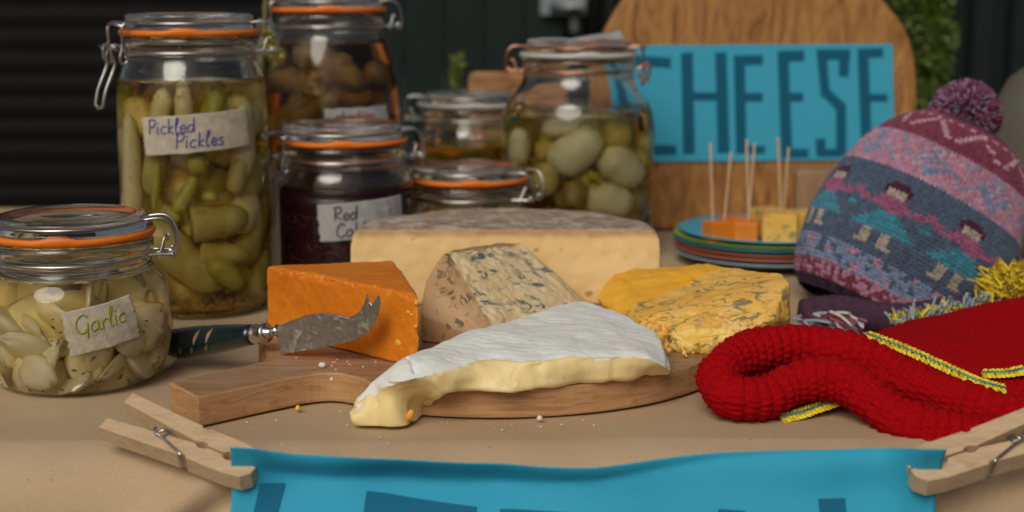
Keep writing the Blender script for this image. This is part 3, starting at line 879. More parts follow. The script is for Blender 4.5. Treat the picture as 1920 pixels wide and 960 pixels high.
def make_jar(name, label, loc, body, rn, zn, level, seal, wire, hinge=None, lever=None, lev=(.025, .042), liquid=None, lid_h=.0085, wr=0.0011, rz=0, solid=True, hinge_size=1.0):
    """body: outer profile (r,z) from the foot to the shoulder; rn, zn: radius and height of the neck's top"""
    root = empty(name, loc); tag(root, label, 'jar', 'glass preserving jars on the stall')
    neck = [(rn * .965, zn - .0165), (rn * .99, zn - .0150), (rn * .97, zn - .0132), (rn * .955, zn - .0118), (rn * .985, zn - .0100), (rn, zn - .0080), (rn, zn - .0035), (rn * .975, zn - .0010), (rn * .93, zn)]
    outer = [(0, .004)] + body + neck
    wall = .0032
    inner_all = [(r - wall, z) for r, z in body[2:] if z < zn - .017] + [(rn * .90, zn - .0165), (rn * .895, zn)]
    ri = profile_r(inner_all, level)
    up = [(rn * .90, zn - .0008)] + [(r, z) for r, z in reversed(inner_all[:-1]) if z > level + .001]
    prof = outer + up + [(ri, level + .0012), (ri - .0012, level + .0002), (ri * .6, level), (0, level)] if solid else outer + up
    if not solid: prof = outer + [(rn * .90, zn - .0008)] + [(r, z) for r, z in reversed(inner_all[:-1]) if z > .006] + [(body[1][0] - .004, .007), (0, .007)]
    v, f = lathe(prof, 72); link('glass_body', fix_normals(mesh('glass_body', v, f)), M['glass'], root)
    if liquid:
        lp = [(0, .0045)] + [(max(r - .0028, .001), max(z, .0045)) for r, z in body if z < level - .002]
        lp += [(profile_r(body + neck, level - .001) - .0028, level - .0006), (0, level - .0006)]
        v, f = lathe(lp, 48); link('brine', fix_normals(mesh('brine', v, f)), liquid, root)
    # rubber ring with its small tab
    zs = zn + .0006; sv = []
    seal_r = rn * 1.015
    v, f = lathe([(rn * .91, zs), (seal_r, zs - .0004), (seal_r + .0010, zs + .0018), (seal_r, zs + .0038), (rn * .91, zs + .0034), (rn * .91, zs)], 72)
    def tab(p):
        a = math.atan2(p.y, p.x); d = abs((a - (-math.pi / 2 + .12) + math.pi) % (2 * math.pi) - math.pi)
        k = max(0, 1 - (d / .22) ** 4)
        r = math.hypot(p.x, p.y)
        return Vector((p.x, p.y, p.z + (.0017 * k if p.z > zs + .001 else -.0004 * k))) * 1.0
    link('rubber_seal', fix_normals(mesh('rubber_seal', [tab(p) for p in v], f)), seal, root)
    # lid
    zl = zs + .0040; rl = rn * .93
    lp = [(0, zl - .001), (rn * .80, zl - .001), (rn * .82, zl + .0), (rn * .99, zl), (rn, zl + .0012), (rn * .985, zl + .0026), (rl * .985, zl + .0034), (rl * .955, zl + .0046), (rl, zl + .0056), (rl * 1.01, zl + lid_h - .0016), (rl * .975, zl + lid_h), (rl * .84, zl + lid_h + .0002), (rl * .80, zl + lid_h - .0015), (rl * .5, zl + lid_h - .0022), (0, zl + lid_h - .0022)]
    v, f = lathe(lp, 72); link('glass_lid', fix_normals(mesh('glass_lid', v, f)), M['glass_lid'], root)
    # wires
    zw = zl + .0046; rw = rl * .955 + wr; zk = zn - .0118; rk = rn * .955 + wr
    mb = MB(); v, f = tube([(rw * math.cos(a), rw * math.sin(a), zw) for a in [2 * math.pi * k / 72 for k in range(72)]], wr, 8, True); mb.add(v, f)
    mn = MB(); v, f = tube([(rk * math.cos(a), rk * math.sin(a), zk) for a in [2 * math.pi * k / 72 for k in range(72)]], wr, 8, True); mn.add(v, f)
    if hinge is not None:
        hs = hinge_size
        for s in (-1, 1):
            pts = [cyl(hinge, rw - .002, s * .0085 * hs, zw), cyl(hinge, rn + .0045, s * .0082 * hs, zw + .0012), cyl(hinge, rn + .010, s * .0075 * hs, zw - .001), cyl(hinge, rn + .0135, s * .0068 * hs, zw - .0075), cyl(hinge, rn + .0145, s * .006 * hs, zk + .003), cyl(hinge, rn + .0125, s * .006 * hs, zk - .0022), cyl(hinge, rn + .0098, s * .0062 * hs, zk - .0005), cyl(hinge, rn + .0105, s * .0066 * hs, zk + .0025), cyl(hinge, rn + .0125, s * .007 * hs, zk + .001)]
            v, f = tube(catmull(pts, 6), wr * .9, 7); mb.add(v, f)
            pts = [cyl(hinge, rk - .001, s * .011 * hs, zk), cyl(hinge, rn + .004, s * .010 * hs, zk + .0002), cyl(hinge, rn + .012, s * .009 * hs, zk)]
            v, f = tube(catmull(pts, 5), wr * .9, 7); mn.add(v, f)
            pts = [cyl(hinge, rn + .004 + .0016 * math.cos(a), s * (.010 * hs) + a * .00018, zk + .0018 * math.sin(a)) for a in [k * .6 for k in range(22)]]
            v, f = tube(pts, wr * .65, 6); mn.add(v, f)
            pts = [cyl(hinge, rn + .0045, s * .0095 * hs, zk), cyl(hinge, rn + .0075, s * .007 * hs, zk + .010), cyl(hinge, rn + .0095, s * .006 * hs, zk + .0085)]
            v, f = tube(catmull(pts, 5), wr * .7, 6); mn.add(v, f)
        v, f = tube([cyl(hinge, rn + .012, -.010 * hs, zk), cyl(hinge, rn + .012, .010 * hs, zk)], wr * .9, 7); mn.add(v, f)
    if lever is not None:
        for s in (-1, 1):
            pts = [cyl(lever, rw - .002, s * LV * .0105, zw), cyl(lever, rn + .003, s * LV * .011, zw + .0005), cyl(lever, rn + .0065, s * LV * .0108, zw - .0035), cyl(lever, rn + .0065, s * LV * .0105, zk + .006), cyl(lever, rn + .0085, s * LV * .0105, zk - .003), cyl(lever, rn + .0068, s * LV * .0105, zk - .0075), cyl(lever, rn + .0035, s * LV * .0105, zk - .0055), cyl(lever, rn + .0045, s * LV * .0105, zk - .002)]
            v, f = tube(catmull(pts, 6), wr * .95, 7); mb.add(v, f)
            pts = [cyl(lever, rn + .0015, s * LV * .0075, zk + .001), cyl(lever, rn + .008, s * LV * .0068, zk + .0055), cyl(lever, rn + .0125, s * LV * .0062, zk + .0045), cyl(lever, rn + .0125, s * LV * .006, zk - .003), cyl(lever, rn + .0105, s * LV * .006, zk - .0085),
                   cyl(lever, rn + .0105 + lev[0] * .75, s * LV * .006, zk - lev[1] * .70), cyl(lever, rn + .0105 + lev[0], s * LV * .0058, zk - lev[1])]
            v, f = tube(catmull(pts, 6), wr * 1.15, 7); mn.add(v, f)
        e = rn + .0105 + lev[0]
        v, f = tube(catmull([cyl(lever, e, -.0058 * LV, zk - lev[1]), cyl(lever, e + .0006, 0, zk - lev[1] - .001), cyl(lever, e, .0058 * LV, zk - lev[1])], 4), wr * 1.15, 7); mn.add(v, f)
        v, f = tube([cyl(lever, rn + .0125, -.018, zk + .0045), cyl(lever, rn + .0125, .018, zk + .0045)], wr, 7); mn.add(v, f)
        v, f = tube([cyl(lever, rn + .006, -.0165, zw - .002), cyl(lever, rn + .009, 0, zw + .0005), cyl(lever, rn + .006, .0165, zw - .002)], wr, 7); mb.add(v, f)
    link('lid_wire', fix_normals(mb.mesh('lid_wire')), wire, root); link('neck_wire', fix_normals(mn.mesh('neck_wire')), wire, root)
    return root, outer, ri

def gherkin(name, label, cat, group, jar, p0, p1, r, mat, bend=.0, seed=0, cut=False, nseg=16, nr=14, taper=.8):
    p0, p1 = Vector(p0) + jar.location, Vector(p1) + jar.location
    ax = p1 - p0; side = ax.orthogonal().normalized()
    path = [p0 + ax * (k / nseg) + side * (bend * math.sin(math.pi * k / nseg)) for k in range(nseg + 1)]
    fr = frames(path); V = []
    for i, (p, (t, u, w)) in enumerate(zip(path, fr)):
        s = i / nseg; e = math.sqrt(max(0, 1 - abs(2 * s - 1) ** 3.2))
        if cut: e = math.sqrt(max(0, 1 - max(0, (2 * s - 1)) ** 3.2)) if s < .97 else 0.25
        rr = r * max(e, .04) * lerp(1, taper, s)
        for k in range(nr):
            a = 2 * math.pi * k / nr
            q = rr * (1 + .10 * N((math.cos(a) * .5 + s * 2, math.sin(a) * .5, s * 3), 2.2, seed) + .03 * noise.noise(Vector((a * 3, s * 14, seed))))
            V.append(p + u * q * math.cos(a) + w * q * math.sin(a) * .92)
    F = [tuple(reversed(q)) for q in grid_faces(nseg + 1, nr, False, True)] + [tuple(range(nr)), tuple(reversed([nseg * nr + k for k in range(nr)]))]
    o = link(name, fix_normals(mesh(name, V, F)), mat, None, True, True); tag(o, label, cat, group)
    return o

# --- garlic jar
gj_loc = P(144, 728, 0) ; gj_loc = Vector((A(144, 600, .857).x, .857, .0004))
garlic_body = [(.036, .0012), (.0445, .0006), (.0500, .0040), (.0545, .0130), (.0568, .0260), (.0575, .0430), (.0562, .0560), (.0530, .0650), (.0490, .0695), (.0468, .0722)]
gj, gprof, _ = make_jar('garlic_jar', 'squat clip-top jar labelled garlic, nearest jar at the left edge', gj_loc, garlic_body, .0482, .0895, .0670,
    M['rubber'], M['wire'], hinge=math.radians(8), lever=math.radians(186), liquid=M['oil'])
def to_lab(jar, prof, px, py):      # label centre from a pixel: angle and height on the jar
    d = ray(px, py); best = None
    o = Vector((0, 0, CAM_H)); R = max(p[0] for p in prof)
    for k in range(4):
        a = d.x ** 2 + d.y ** 2; b_ = 2 * (d.x * (o.x - jar.location.x) + d.y * (o.y - jar.location.y)); c = (o.x - jar.location.x) ** 2 + (o.y - jar.location.y) ** 2 - R * R
        t = (-b_ - math.sqrt(max(0, b_ * b_ - 4 * a * c))) / (2 * a); q = o + d * t - jar.location
        R = profile_r(prof, q.z)
    return math.atan2(q.y, q.x), q.z
ph, zc = to_lab(gj, gprof, 193, 612)
jar_label(gj, gprof, ph, zc, .044, .0265, math.radians(9), M['label'], write('Garlic', -.0160, -.0010, .0108, .12, .86, .02), M['ink_green'], .00050, 2)
random.seed(12)
placed = []
def pack(n, rmin, rmax, z0, z1, dmin, tries=6000):
    pts = []
    for _ in range(tries):
        if len(pts) >= n: break
        a = random.uniform(0, 2 * math.pi); r = random.uniform(rmin, rmax); z = random.uniform(z0, z1)
        p = Vector((r * math.cos(a), r * math.sin(a), z))
        if all((p - q).length > dmin for q in pts): pts.append(p)
    return pts
def clove_mesh(w, l, t, seed):
    V, n1, n2 = [], 9, 12
    for i in range(n1):
        s = i / (n1 - 1); e = math.sin(math.pi * min(1, s * .93 + .05)) ** .6
        for k in range(n2):
            a = 2 * math.pi * k / n2
            x = math.cos(a) * w * e; y = math.sin(a) * t * e * (1 if math.sin(a) > 0 else .45)
            q = Vector((x, y, (s - .5) * l)) * (1 - .20 * math.cos(3 * a + seed)); q.x += 5.0 * (q.z) ** 2; V.append(q * (1 + .26 * N(q, 75, seed)))
    F = grid_faces(n1, n2, False, True) + [tuple(range(n2)), tuple(reversed([(n1 - 1) * n2 + k for k in range(n2)]))]
    return fix_normals(mesh('clove', V, F))
cm = [clove_mesh(.014, .027, .0062, 1), clove_mesh(.012, .029, .0052, 5), clove_mesh(.015, .023, .0050, 9), clove_mesh(.011, .025, .0085, 13)]
for m_ in cm: m_.materials.append(M['clove']); m_.shade_smooth()
cp = pack(110, .012, .0440, .009, .046, .0112)
for i, p in enumerate(cp):
    o = bpy.data.objects.new('garlic_clove', cm[i % 4]); COL.objects.link(o)
    k_ = random.uniform(.85, 1.25); o.scale = (k_, k_, k_); o.location = gj.location + p; o.rotation_euler = (random.uniform(-1.2, 1.2), random.uniform(-1.2, 1.2), random.uniform(0, 6.28))
    tag(o, 'cream garlic clove among the many packed in the jar labelled garlic', 'garlic clove', 'garlic cloves in the squat jar')
o = gherkin('garlic_clove', 'smooth whole garlic clove at the right side of the garlic jar, beside the label', 'garlic clove', 'garlic cloves in the squat jar', gj, (.028, -.030, .030), (.040, -.026, .036), .0115, M['clove'], seed=3, taper=.95)
# herbs floating against the glass
mb = MB()
for i in range(150):
    a = random.uniform(0, 6.28); z = random.uniform(.006, .05) if i % 3 else random.uniform(.005, .012)
    r = profile_r(gprof, z) - .0045 - random.random() * .002
    c = Vector((r * math.cos(a), r * math.sin(a), z)); t = Vector((-math.sin(a), math.cos(a), random.uniform(-1, 1))).normalized(); L_ = random.uniform(.0008, .0022)
    w_ = c.normalized().cross(t) * L_ * .4
    nn = Vector((math.cos(a), math.sin(a), 0)) * .0003
    mb.add([c - t * L_, c + w_ + nn, c + t * L_, c - w_ + nn, c - nn], [(0, 1, 2, 3), (1, 0, 4), (2, 1, 4), (3, 2, 4), (0, 3, 4)])
o = link('chopped_herbs', mb.mesh('herbs'), M['herb'], None, False, False); o.location = gj.location; tag(o, 'brown-green herb flakes settled in the garlic oil', 'herbs', kind='stuff')

# --- tall jar of pickles
tj_loc = Vector((A(369, 400, 1.07).x, 1.07, .0004))
tall_body = [(.040, .0012), (.0490, .0006), (.0535, .0050), (.0552, .0150), (.0556, .0600), (.0556, .1200), (.0552, .1520), (.0545, .1650), (.0532, .1740), (.0500, .1830), (.0482, .1870)]
tj, tprof, _ = make_jar('tall_pickle_jar', 'tall clip-top jar of gherkins labelled pickled pickles behind the garlic jar', tj_loc, tall_body, .0498, .2048, .1715,
    M['rubber'], M['wire'], hinge=math.radians(6), lever=math.radians(213), lev=(.010, .038), liquid=M['brine'], lid_h=.0115)
ph, zc = to_lab(tj, tprof, 371, 250)
jar_label(tj, tprof, ph, zc, .082, .0275, math.radians(4), M['label'], write('Pickled', -.036, .0015, .0105, .1, .95) + write('Pickles', -.017, -.0095, .0105, .15, 1.0), M['ink_blue'], .00046, 5, (9, .0016))
gg = 'gherkins in the tall jar'
for i, (lab, p0, p1, r, mt, cut, bend) in enumerate([
    ('large diagonal gherkin low in the tall jar, above the mustard seeds', (-.024, -.034, .072), (.018, -.030, .018), .0155, 'gherkin', False, .002),
    ('thick half gherkin across the right middle of the tall jar', (.004, -.036, .069), (.040, -.022, .072), .0140, 'gherkin', True, 0),
    ('pale half gherkin under the thick half in the tall jar', (.008, -.034, .047), (.040, -.020, .043), .0095, 'gherkin', True, 0),
    ('slim green gherkin standing at an angle under the pickle label', (-.006, -.042, .077), (.009, -.038, .106), .0058, 'gherkin_green', False, .001),
    ('short bright green gherkin left of centre in the tall jar', (-.016, -.041, .082), (-.002, -.043, .072), .0055, 'gherkin_green', False, .001),
    ('round small green gherkin just above the thick half gherkin', (.018, -.041, .086), (.020, -.040, .094), .0060, 'gherkin_green', False, 0),
    ('yellow-green gherkin at the lower right of the tall jar', (.018, -.036, .044), (.036, -.026, .020), .0095, 'gherkin_green', False, .002),
    ('bright green gherkin at the lower left of the tall jar', (-.034, -.028, .042), (-.014, -.040, .018), .0100, 'gherkin_green', False, .002),
    ('long gherkin spear up the left side of the tall jar', (-.036, -.024, .068), (-.036, -.026, .150), .0105, 'gherkin_flesh', False, .001),
    ('dull gherkin spear beside the left edge of the tall jar', (-.022, -.036, .090), (-.014, -.038, .140), .0090, 'gherkin', False, .001),
    ('thin green stalk-like gherkin under the left of the pickle label', (-.020, -.0445, .080), (-.015, -.0445, .118), .0032, 'gherkin_green', False, .001),
    ('pale cut spear below the liquid line left of centre in the tall jar', (-.018, -.038, .128), (-.010, -.036, .168), .0080, 'gherkin_flesh', False, .001),
    ('pale cut spear standing highest in the middle of the tall jar', (.002, -.041, .130), (.003, -.040, .174), .0068, 'gherkin_flesh', False, .001),
    ('greenish cut spear right of centre at the liquid line of the tall jar', (.016, -.038, .132), (.024, -.034, .166), .0085, 'gherkin_green', False, .001),
    ('pale gherkin at the upper right edge of the tall jar', (.036, -.022, .100), (.038, -.020, .160), .0105, 'gherkin_flesh', False, .001),
    ('round gherkin slice showing under the pickle label', (.004, -.040, .113), (.018, -.040, .115), .0095, 'gherkin_green', False, 0),
    ('dull gherkin at the right below the pickle label', (.032, -.030, .090), (.038, -.024, .120), .0080, 'gherkin', False, 0)]):
    gherkin('gherkin', lab, 'gherkin', gg, tj, p0, p1, r, M[mt], bend, i * 3.1, cut)
random.seed(5)
for i in range(54):
    a = 2 * math.pi * ((i * .382) % 1); front = math.sin(a) < -.45
    z = .026 + .122 * (i // 9) / 5 + random.uniform(-.006, .006); r = random.uniform(.016, .024) if front else random.uniform(.030, .0365)
    c = Vector((r * math.cos(a), r * math.sin(a), z)); t_ = Vector((-math.sin(a), math.cos(a), 0)); d_ = (t_ * random.uniform(-.9, .9) + Vector((0, 0, 1))).normalized() * random.uniform(.014, .021)
    gherkin('gherkin', 'gherkin packed behind the front ones in the tall jar', 'gherkin', gg, tj, c - d_, c + d_, random.uniform(.0115, .0135), M[random.choice(['gherkin', 'gherkin', 'gherkin_flesh', 'gherkin_green'])], .002, i)
mb = MB(); so, sf = lathe([(0, -1), (.8, -.5), (.8, .5), (0, 1)], 6)
for i in range(1500):
    if i < 1250:
        a = random.uniform(0, 6.28); r = .047 * math.sqrt(random.uniform(.35, 1)); z = .0065 + abs(random.gauss(0, .0035)) * (1 if r > .03 else .4)
    else:
        a = random.uniform(3.5, 5.9); r = random.uniform(.0470, .0505); z = random.choice([random.gauss(.07, .012), random.gauss(.11, .02), random.gauss(.163, .003), random.gauss(.03, .01)]); z = min(max(z, .006), .168)
    c = Vector((r * math.cos(a), r * math.sin(a), z)); rr = random.uniform(.0006, .0010)
    mb.add([c + q * rr for q in so], sf)
o = link('mustard_seeds', mb.mesh('seeds'), M['seed'], None, True, False); o.location = tj.location; tag(o, 'mustard seeds settled at the bottom of the tall jar', 'seeds', kind='stuff')

# --- brown gherkin jar at the back
bj_loc = Vector((A(622, 200, 1.26).x, 1.26, .0004))
wide_body = [(.046, .0012), (.0560, .0006), (.0610, .0060), (.0622, .0200), (.0622, .0900), (.0605, .1300), (.0575, .1600), (.0525, .1830), (.0480, .1980), (.0465, .2025)]
bj, bprof, _ = make_jar('brown_gherkin_jar', 'large clip-top jar of brownish gherkins standing behind the red cabbage jar', bj_loc, wide_body, .0482, .2200, .1930,
    M['rubber'], M['wire'], hinge=math.radians(4), lever=math.radians(200), lev=(.008, .045), liquid=M['brine_dark'], lid_h=.0115)
ph, zc = to_lab(bj, bprof, 675, 222)
jar_label(bj, bprof, ph, zc, .062, .018, math.radians(1), M['label_grey'], write('gherkins', -.022, -.001, .0085, .1, 1.05), M['ink_red'], .0006, 8, (6, .0015))
random.seed(21)
for i in range(40):
    a = random.uniform(0, 6.28) if i % 2 else random.uniform(3.6, 5.8); z = .03 + .150 * i / 40; r = random.uniform(.02, .038)
    c = Vector((r * math.cos(a), r * math.sin(a), z)); t = Vector((-math.sin(a), math.cos(a), random.uniform(-.7, .9))).normalized() * random.uniform(.025, .033)
    gherkin('gherkin', 'brownish gherkin packed in the large jar at the back', 'gherkin', 'gherkins in the brown gherkin jar', bj, c - t, c + t, random.uniform(.011, .014), M['gherkin_brown'], .003, i)

# --- red cabbage jar
rj_loc = Vector((A(645, 400, 1.135).x, 1.135, .0004))
red_body = [(.042, .0012), (.0510, .0006), (.0550, .0050), (.0562, .0150), (.0562, .0750), (.0556, .0890), (.0540, .0960), (.0510, .1000), (.0492, .1015)]
rj, rprof, _ = make_jar('red_cabbage_jar', 'clip-top jar of dark red pickled cabbage behind the orange cheese', rj_loc, red_body, .0508, .1185, .0850,
    M['rubber'], M['wire'], hinge=math.radians(12), lever=math.radians(212), lev=(.004, .050), liquid=None, lid_h=.0115)
ph, zc = to_lab(rj, rprof, 684, 412)
jar_label(rj, rprof, ph, zc, .073, .029, math.radians(4), M['label_grey'], write('Red', -.024, .0015, .0105, .1, 1.0) + write('Cabbage', -.023, -.0115, .0105, .1, 1.0), M['ink_dark'], .00055, 11, (7, .0018))
lp = [(0, .006)] + [(r - .0036, max(z, .006)) for r, z in red_body if z < .082] + [(.0525, .0838), (0, .0842)]
v, f = lathe(lp, 56); o = link('red_vinegar', fix_normals(mesh('v', v, f)), M['cabbage_liquid'], rj)
random.seed(31); mb = MB()
for i in range(220):
    a = random.uniform(0, 6.28); z = random.uniform(.010, .078); r = .0527
    da = random.uniform(.15, .45); dz = random.uniform(-.012, .012)
    pts = [Vector(((r - .0002) * math.cos(a + da * k / 5), (r - .0002) * math.sin(a + da * k / 5), min(max(z + dz * (k / 5) + .003 * math.sin(k + i), .008), .081))) for k in range(6)]
    v, f = tube(pts, random.uniform(.0007, .0013), 5); mb.add(v, f)
o = link('shredded_cabbage', fix_normals(mb.mesh('sh')), M['cabbage'], None, True); o.location = rj.location; tag(o, 'dark red cabbage shreds pressed against the glass of their jar', 'cabbage', kind='stuff')

# --- small jar in the middle
sj_loc = Vector((A(878, 330, 1.185).x, 1.185, .0004))
sj, sprof, _ = make_jar('small_clip_jar', 'small clip-top jar with orange seal behind the half wheel cheese', sj_loc, [(r, z * .85) for r, z in garlic_body], .0487, .0815, .045,
    M['rubber'], M['wire'], hinge=math.radians(-22), lever=math.radians(158), liquid=M['brine_dark'], hinge_size=1.7)
random.seed(41)
for i, p in enumerate(pack(16, .01, .038, .014, .045, .017)):
    d_ = Vector((random.uniform(-1, 1), random.uniform(-1, 1), random.uniform(-.5, .5))).normalized() * .012
    gherkin('pickled_onion', 'brown pickled onion in the small jar behind the half wheel cheese', 'pickled onion', 'pickled onions in the small jar', sj, p - d_ * .6, p + d_ * .6, .0095, M['gherkin_brown'], 0, i)

# --- pale jar further back
pj_loc = Vector((A(880, 230, 1.41).x, 1.41, .0004))
pale_body = [(.040, .0012), (.0490, .0006), (.0530, .0050), (.0545, .0150), (.0545, .0850), (.0535, .1000), (.0510, .1060), (.0488, .1120)]
pj, pprof, _ = make_jar('grey_lidded_jar', 'half hidden clip-top jar with a grey seal behind the small jar', pj_loc, pale_body, .0500, .1275, .090,
    M['rubber_clear'], M['wire'], hinge=math.radians(182), liquid=M['brine'], hinge_size=1.5)
random.seed(44)
for i in range(12):
    a = random.uniform(0, 6.28); r = random.uniform(.01, .034); z = .02 + .07 * i / 12
    c = Vector((r * math.cos(a), r * math.sin(a), z)); t = Vector((-math.sin(a), math.cos(a), random.uniform(-.5, .5))).normalized() * .016
    gherkin('gherkin', 'green gherkin in the half hidden grey-sealed jar', 'gherkin', 'gherkins in the grey-sealed jar', pj, c - t, c + t, .010, M['gherkin_green'], .002, i)

# --- big shouldered jar with copper wire
cj_loc = Vector((A(1083, 300, 1.295).x, 1.295, .0004))
big_body = [(.050, .0012), (.0620, .0006), (.0680, .0060), (.0698, .0180), (.0700, .0900), (.0698, .1180), (.0680, .1300), (.0640, .1400), (.0570, .1490), (.0520, .1560), (.0500, .1620)]
cj, cprof, _ = make_jar('copper_wired_jar', 'big shouldered jar of pale pickles with copper wire beside the cheese sign', cj_loc, big_body, .0515, .1800, .1290,
    M['rubber_clear'], M['copper'], hinge=math.radians(182), lever=math.radians(-6), lev=(-.004, .012), liquid=M['brine_pale'], lid_h=.010)
gg = 'pickles in the copper-wired jar'
for i, (lab, p0, p1, r, mt) in enumerate([
    ('large oval pickle leaning at the middle of the copper-wired jar', (-.020, -.040, .082), (.014, -.040, .116), .0190, 'gherkin_pale'),
    ('large oval pickle at the right side of the copper-wired jar', (.016, -.038, .098), (.050, -.024, .070), .0175, 'gherkin_pale'),
    ('oval pickle low at the right of the copper-wired jar', (.004, -.040, .062), (.042, -.030, .048), .0170, 'gherkin_pale'),
    ('round yellow pickle between the large ones in the copper-wired jar', (.010, -.050, .074), (.014, -.050, .077), .0075, 'gherkin_green'),
    ('long pale pickle lying just under the liquid line of the copper-wired jar', (-.030, -.036, .118), (.002, -.044, .120), .0085, 'gherkin_pale'),
    ('pickle at the upper right under the liquid of the copper-wired jar', (.018, -.036, .112), (.040, -.026, .110), .0130, 'gherkin'),
    ('upright pickle at the left of the copper-wired jar', (-.048, -.020, .085), (-.046, -.022, .118), .0120, 'gherkin_pale'),
    ('dull pickle low on the left of the copper-wired jar', (-.032, -.036, .060), (-.024, -.040, .090), .0130, 'gherkin'),
    ('dark bundle-like pickle at the front foot of the copper-wired jar', (-.008, -.050, .050), (-.004, -.049, .076), .0110, 'gherkin_brown')]):
    gherkin('pickle', lab, 'pickle', gg, cj, p0, p1, r, M[mt], .001, i * 2.3)
random.seed(51)
for i in range(44):
    a = random.uniform(0, 6.28); r = random.uniform(.020, .050); z = .022 + .093 * i / 44
    if math.sin(a) < -.35: r *= .6
    c = Vector((r * math.cos(a), r * math.sin(a), z)); t = Vector((-math.sin(a), math.cos(a), random.uniform(-.6, .6))).normalized() * .021
    gherkin('pickle', 'pickle packed behind the front ones in the copper-wired jar', 'pickle', gg, cj, c - t, c + t, .0135, M['gherkin'], .002, i)
# folded paper slip on its lid
zlid = cj_loc.z + .1800 + .0034 + .0104
V = []
for i in range(16):
    for j in range(6):
        px = lerp(990, 1165, i / 15); x = A(px, 70, 1.295).x; y = 1.270 + .045 * j / 5
        V.append(Vector((x, y, zlid + .0012 + .0022 * (i / 15) ** 3 * (1 + j * .5) + .0016 * abs(math.sin(i * .45)))))
o = link('paper_slip', mesh('slip', V, grid_faces(16, 6)), M['lid_paper'], None, False, True); s = o.modifiers.new('t', 'SOLIDIFY'); s.thickness = .0005
tag(o, 'grey paper slip lying on the lid of the copper-wired jar', 'paper')

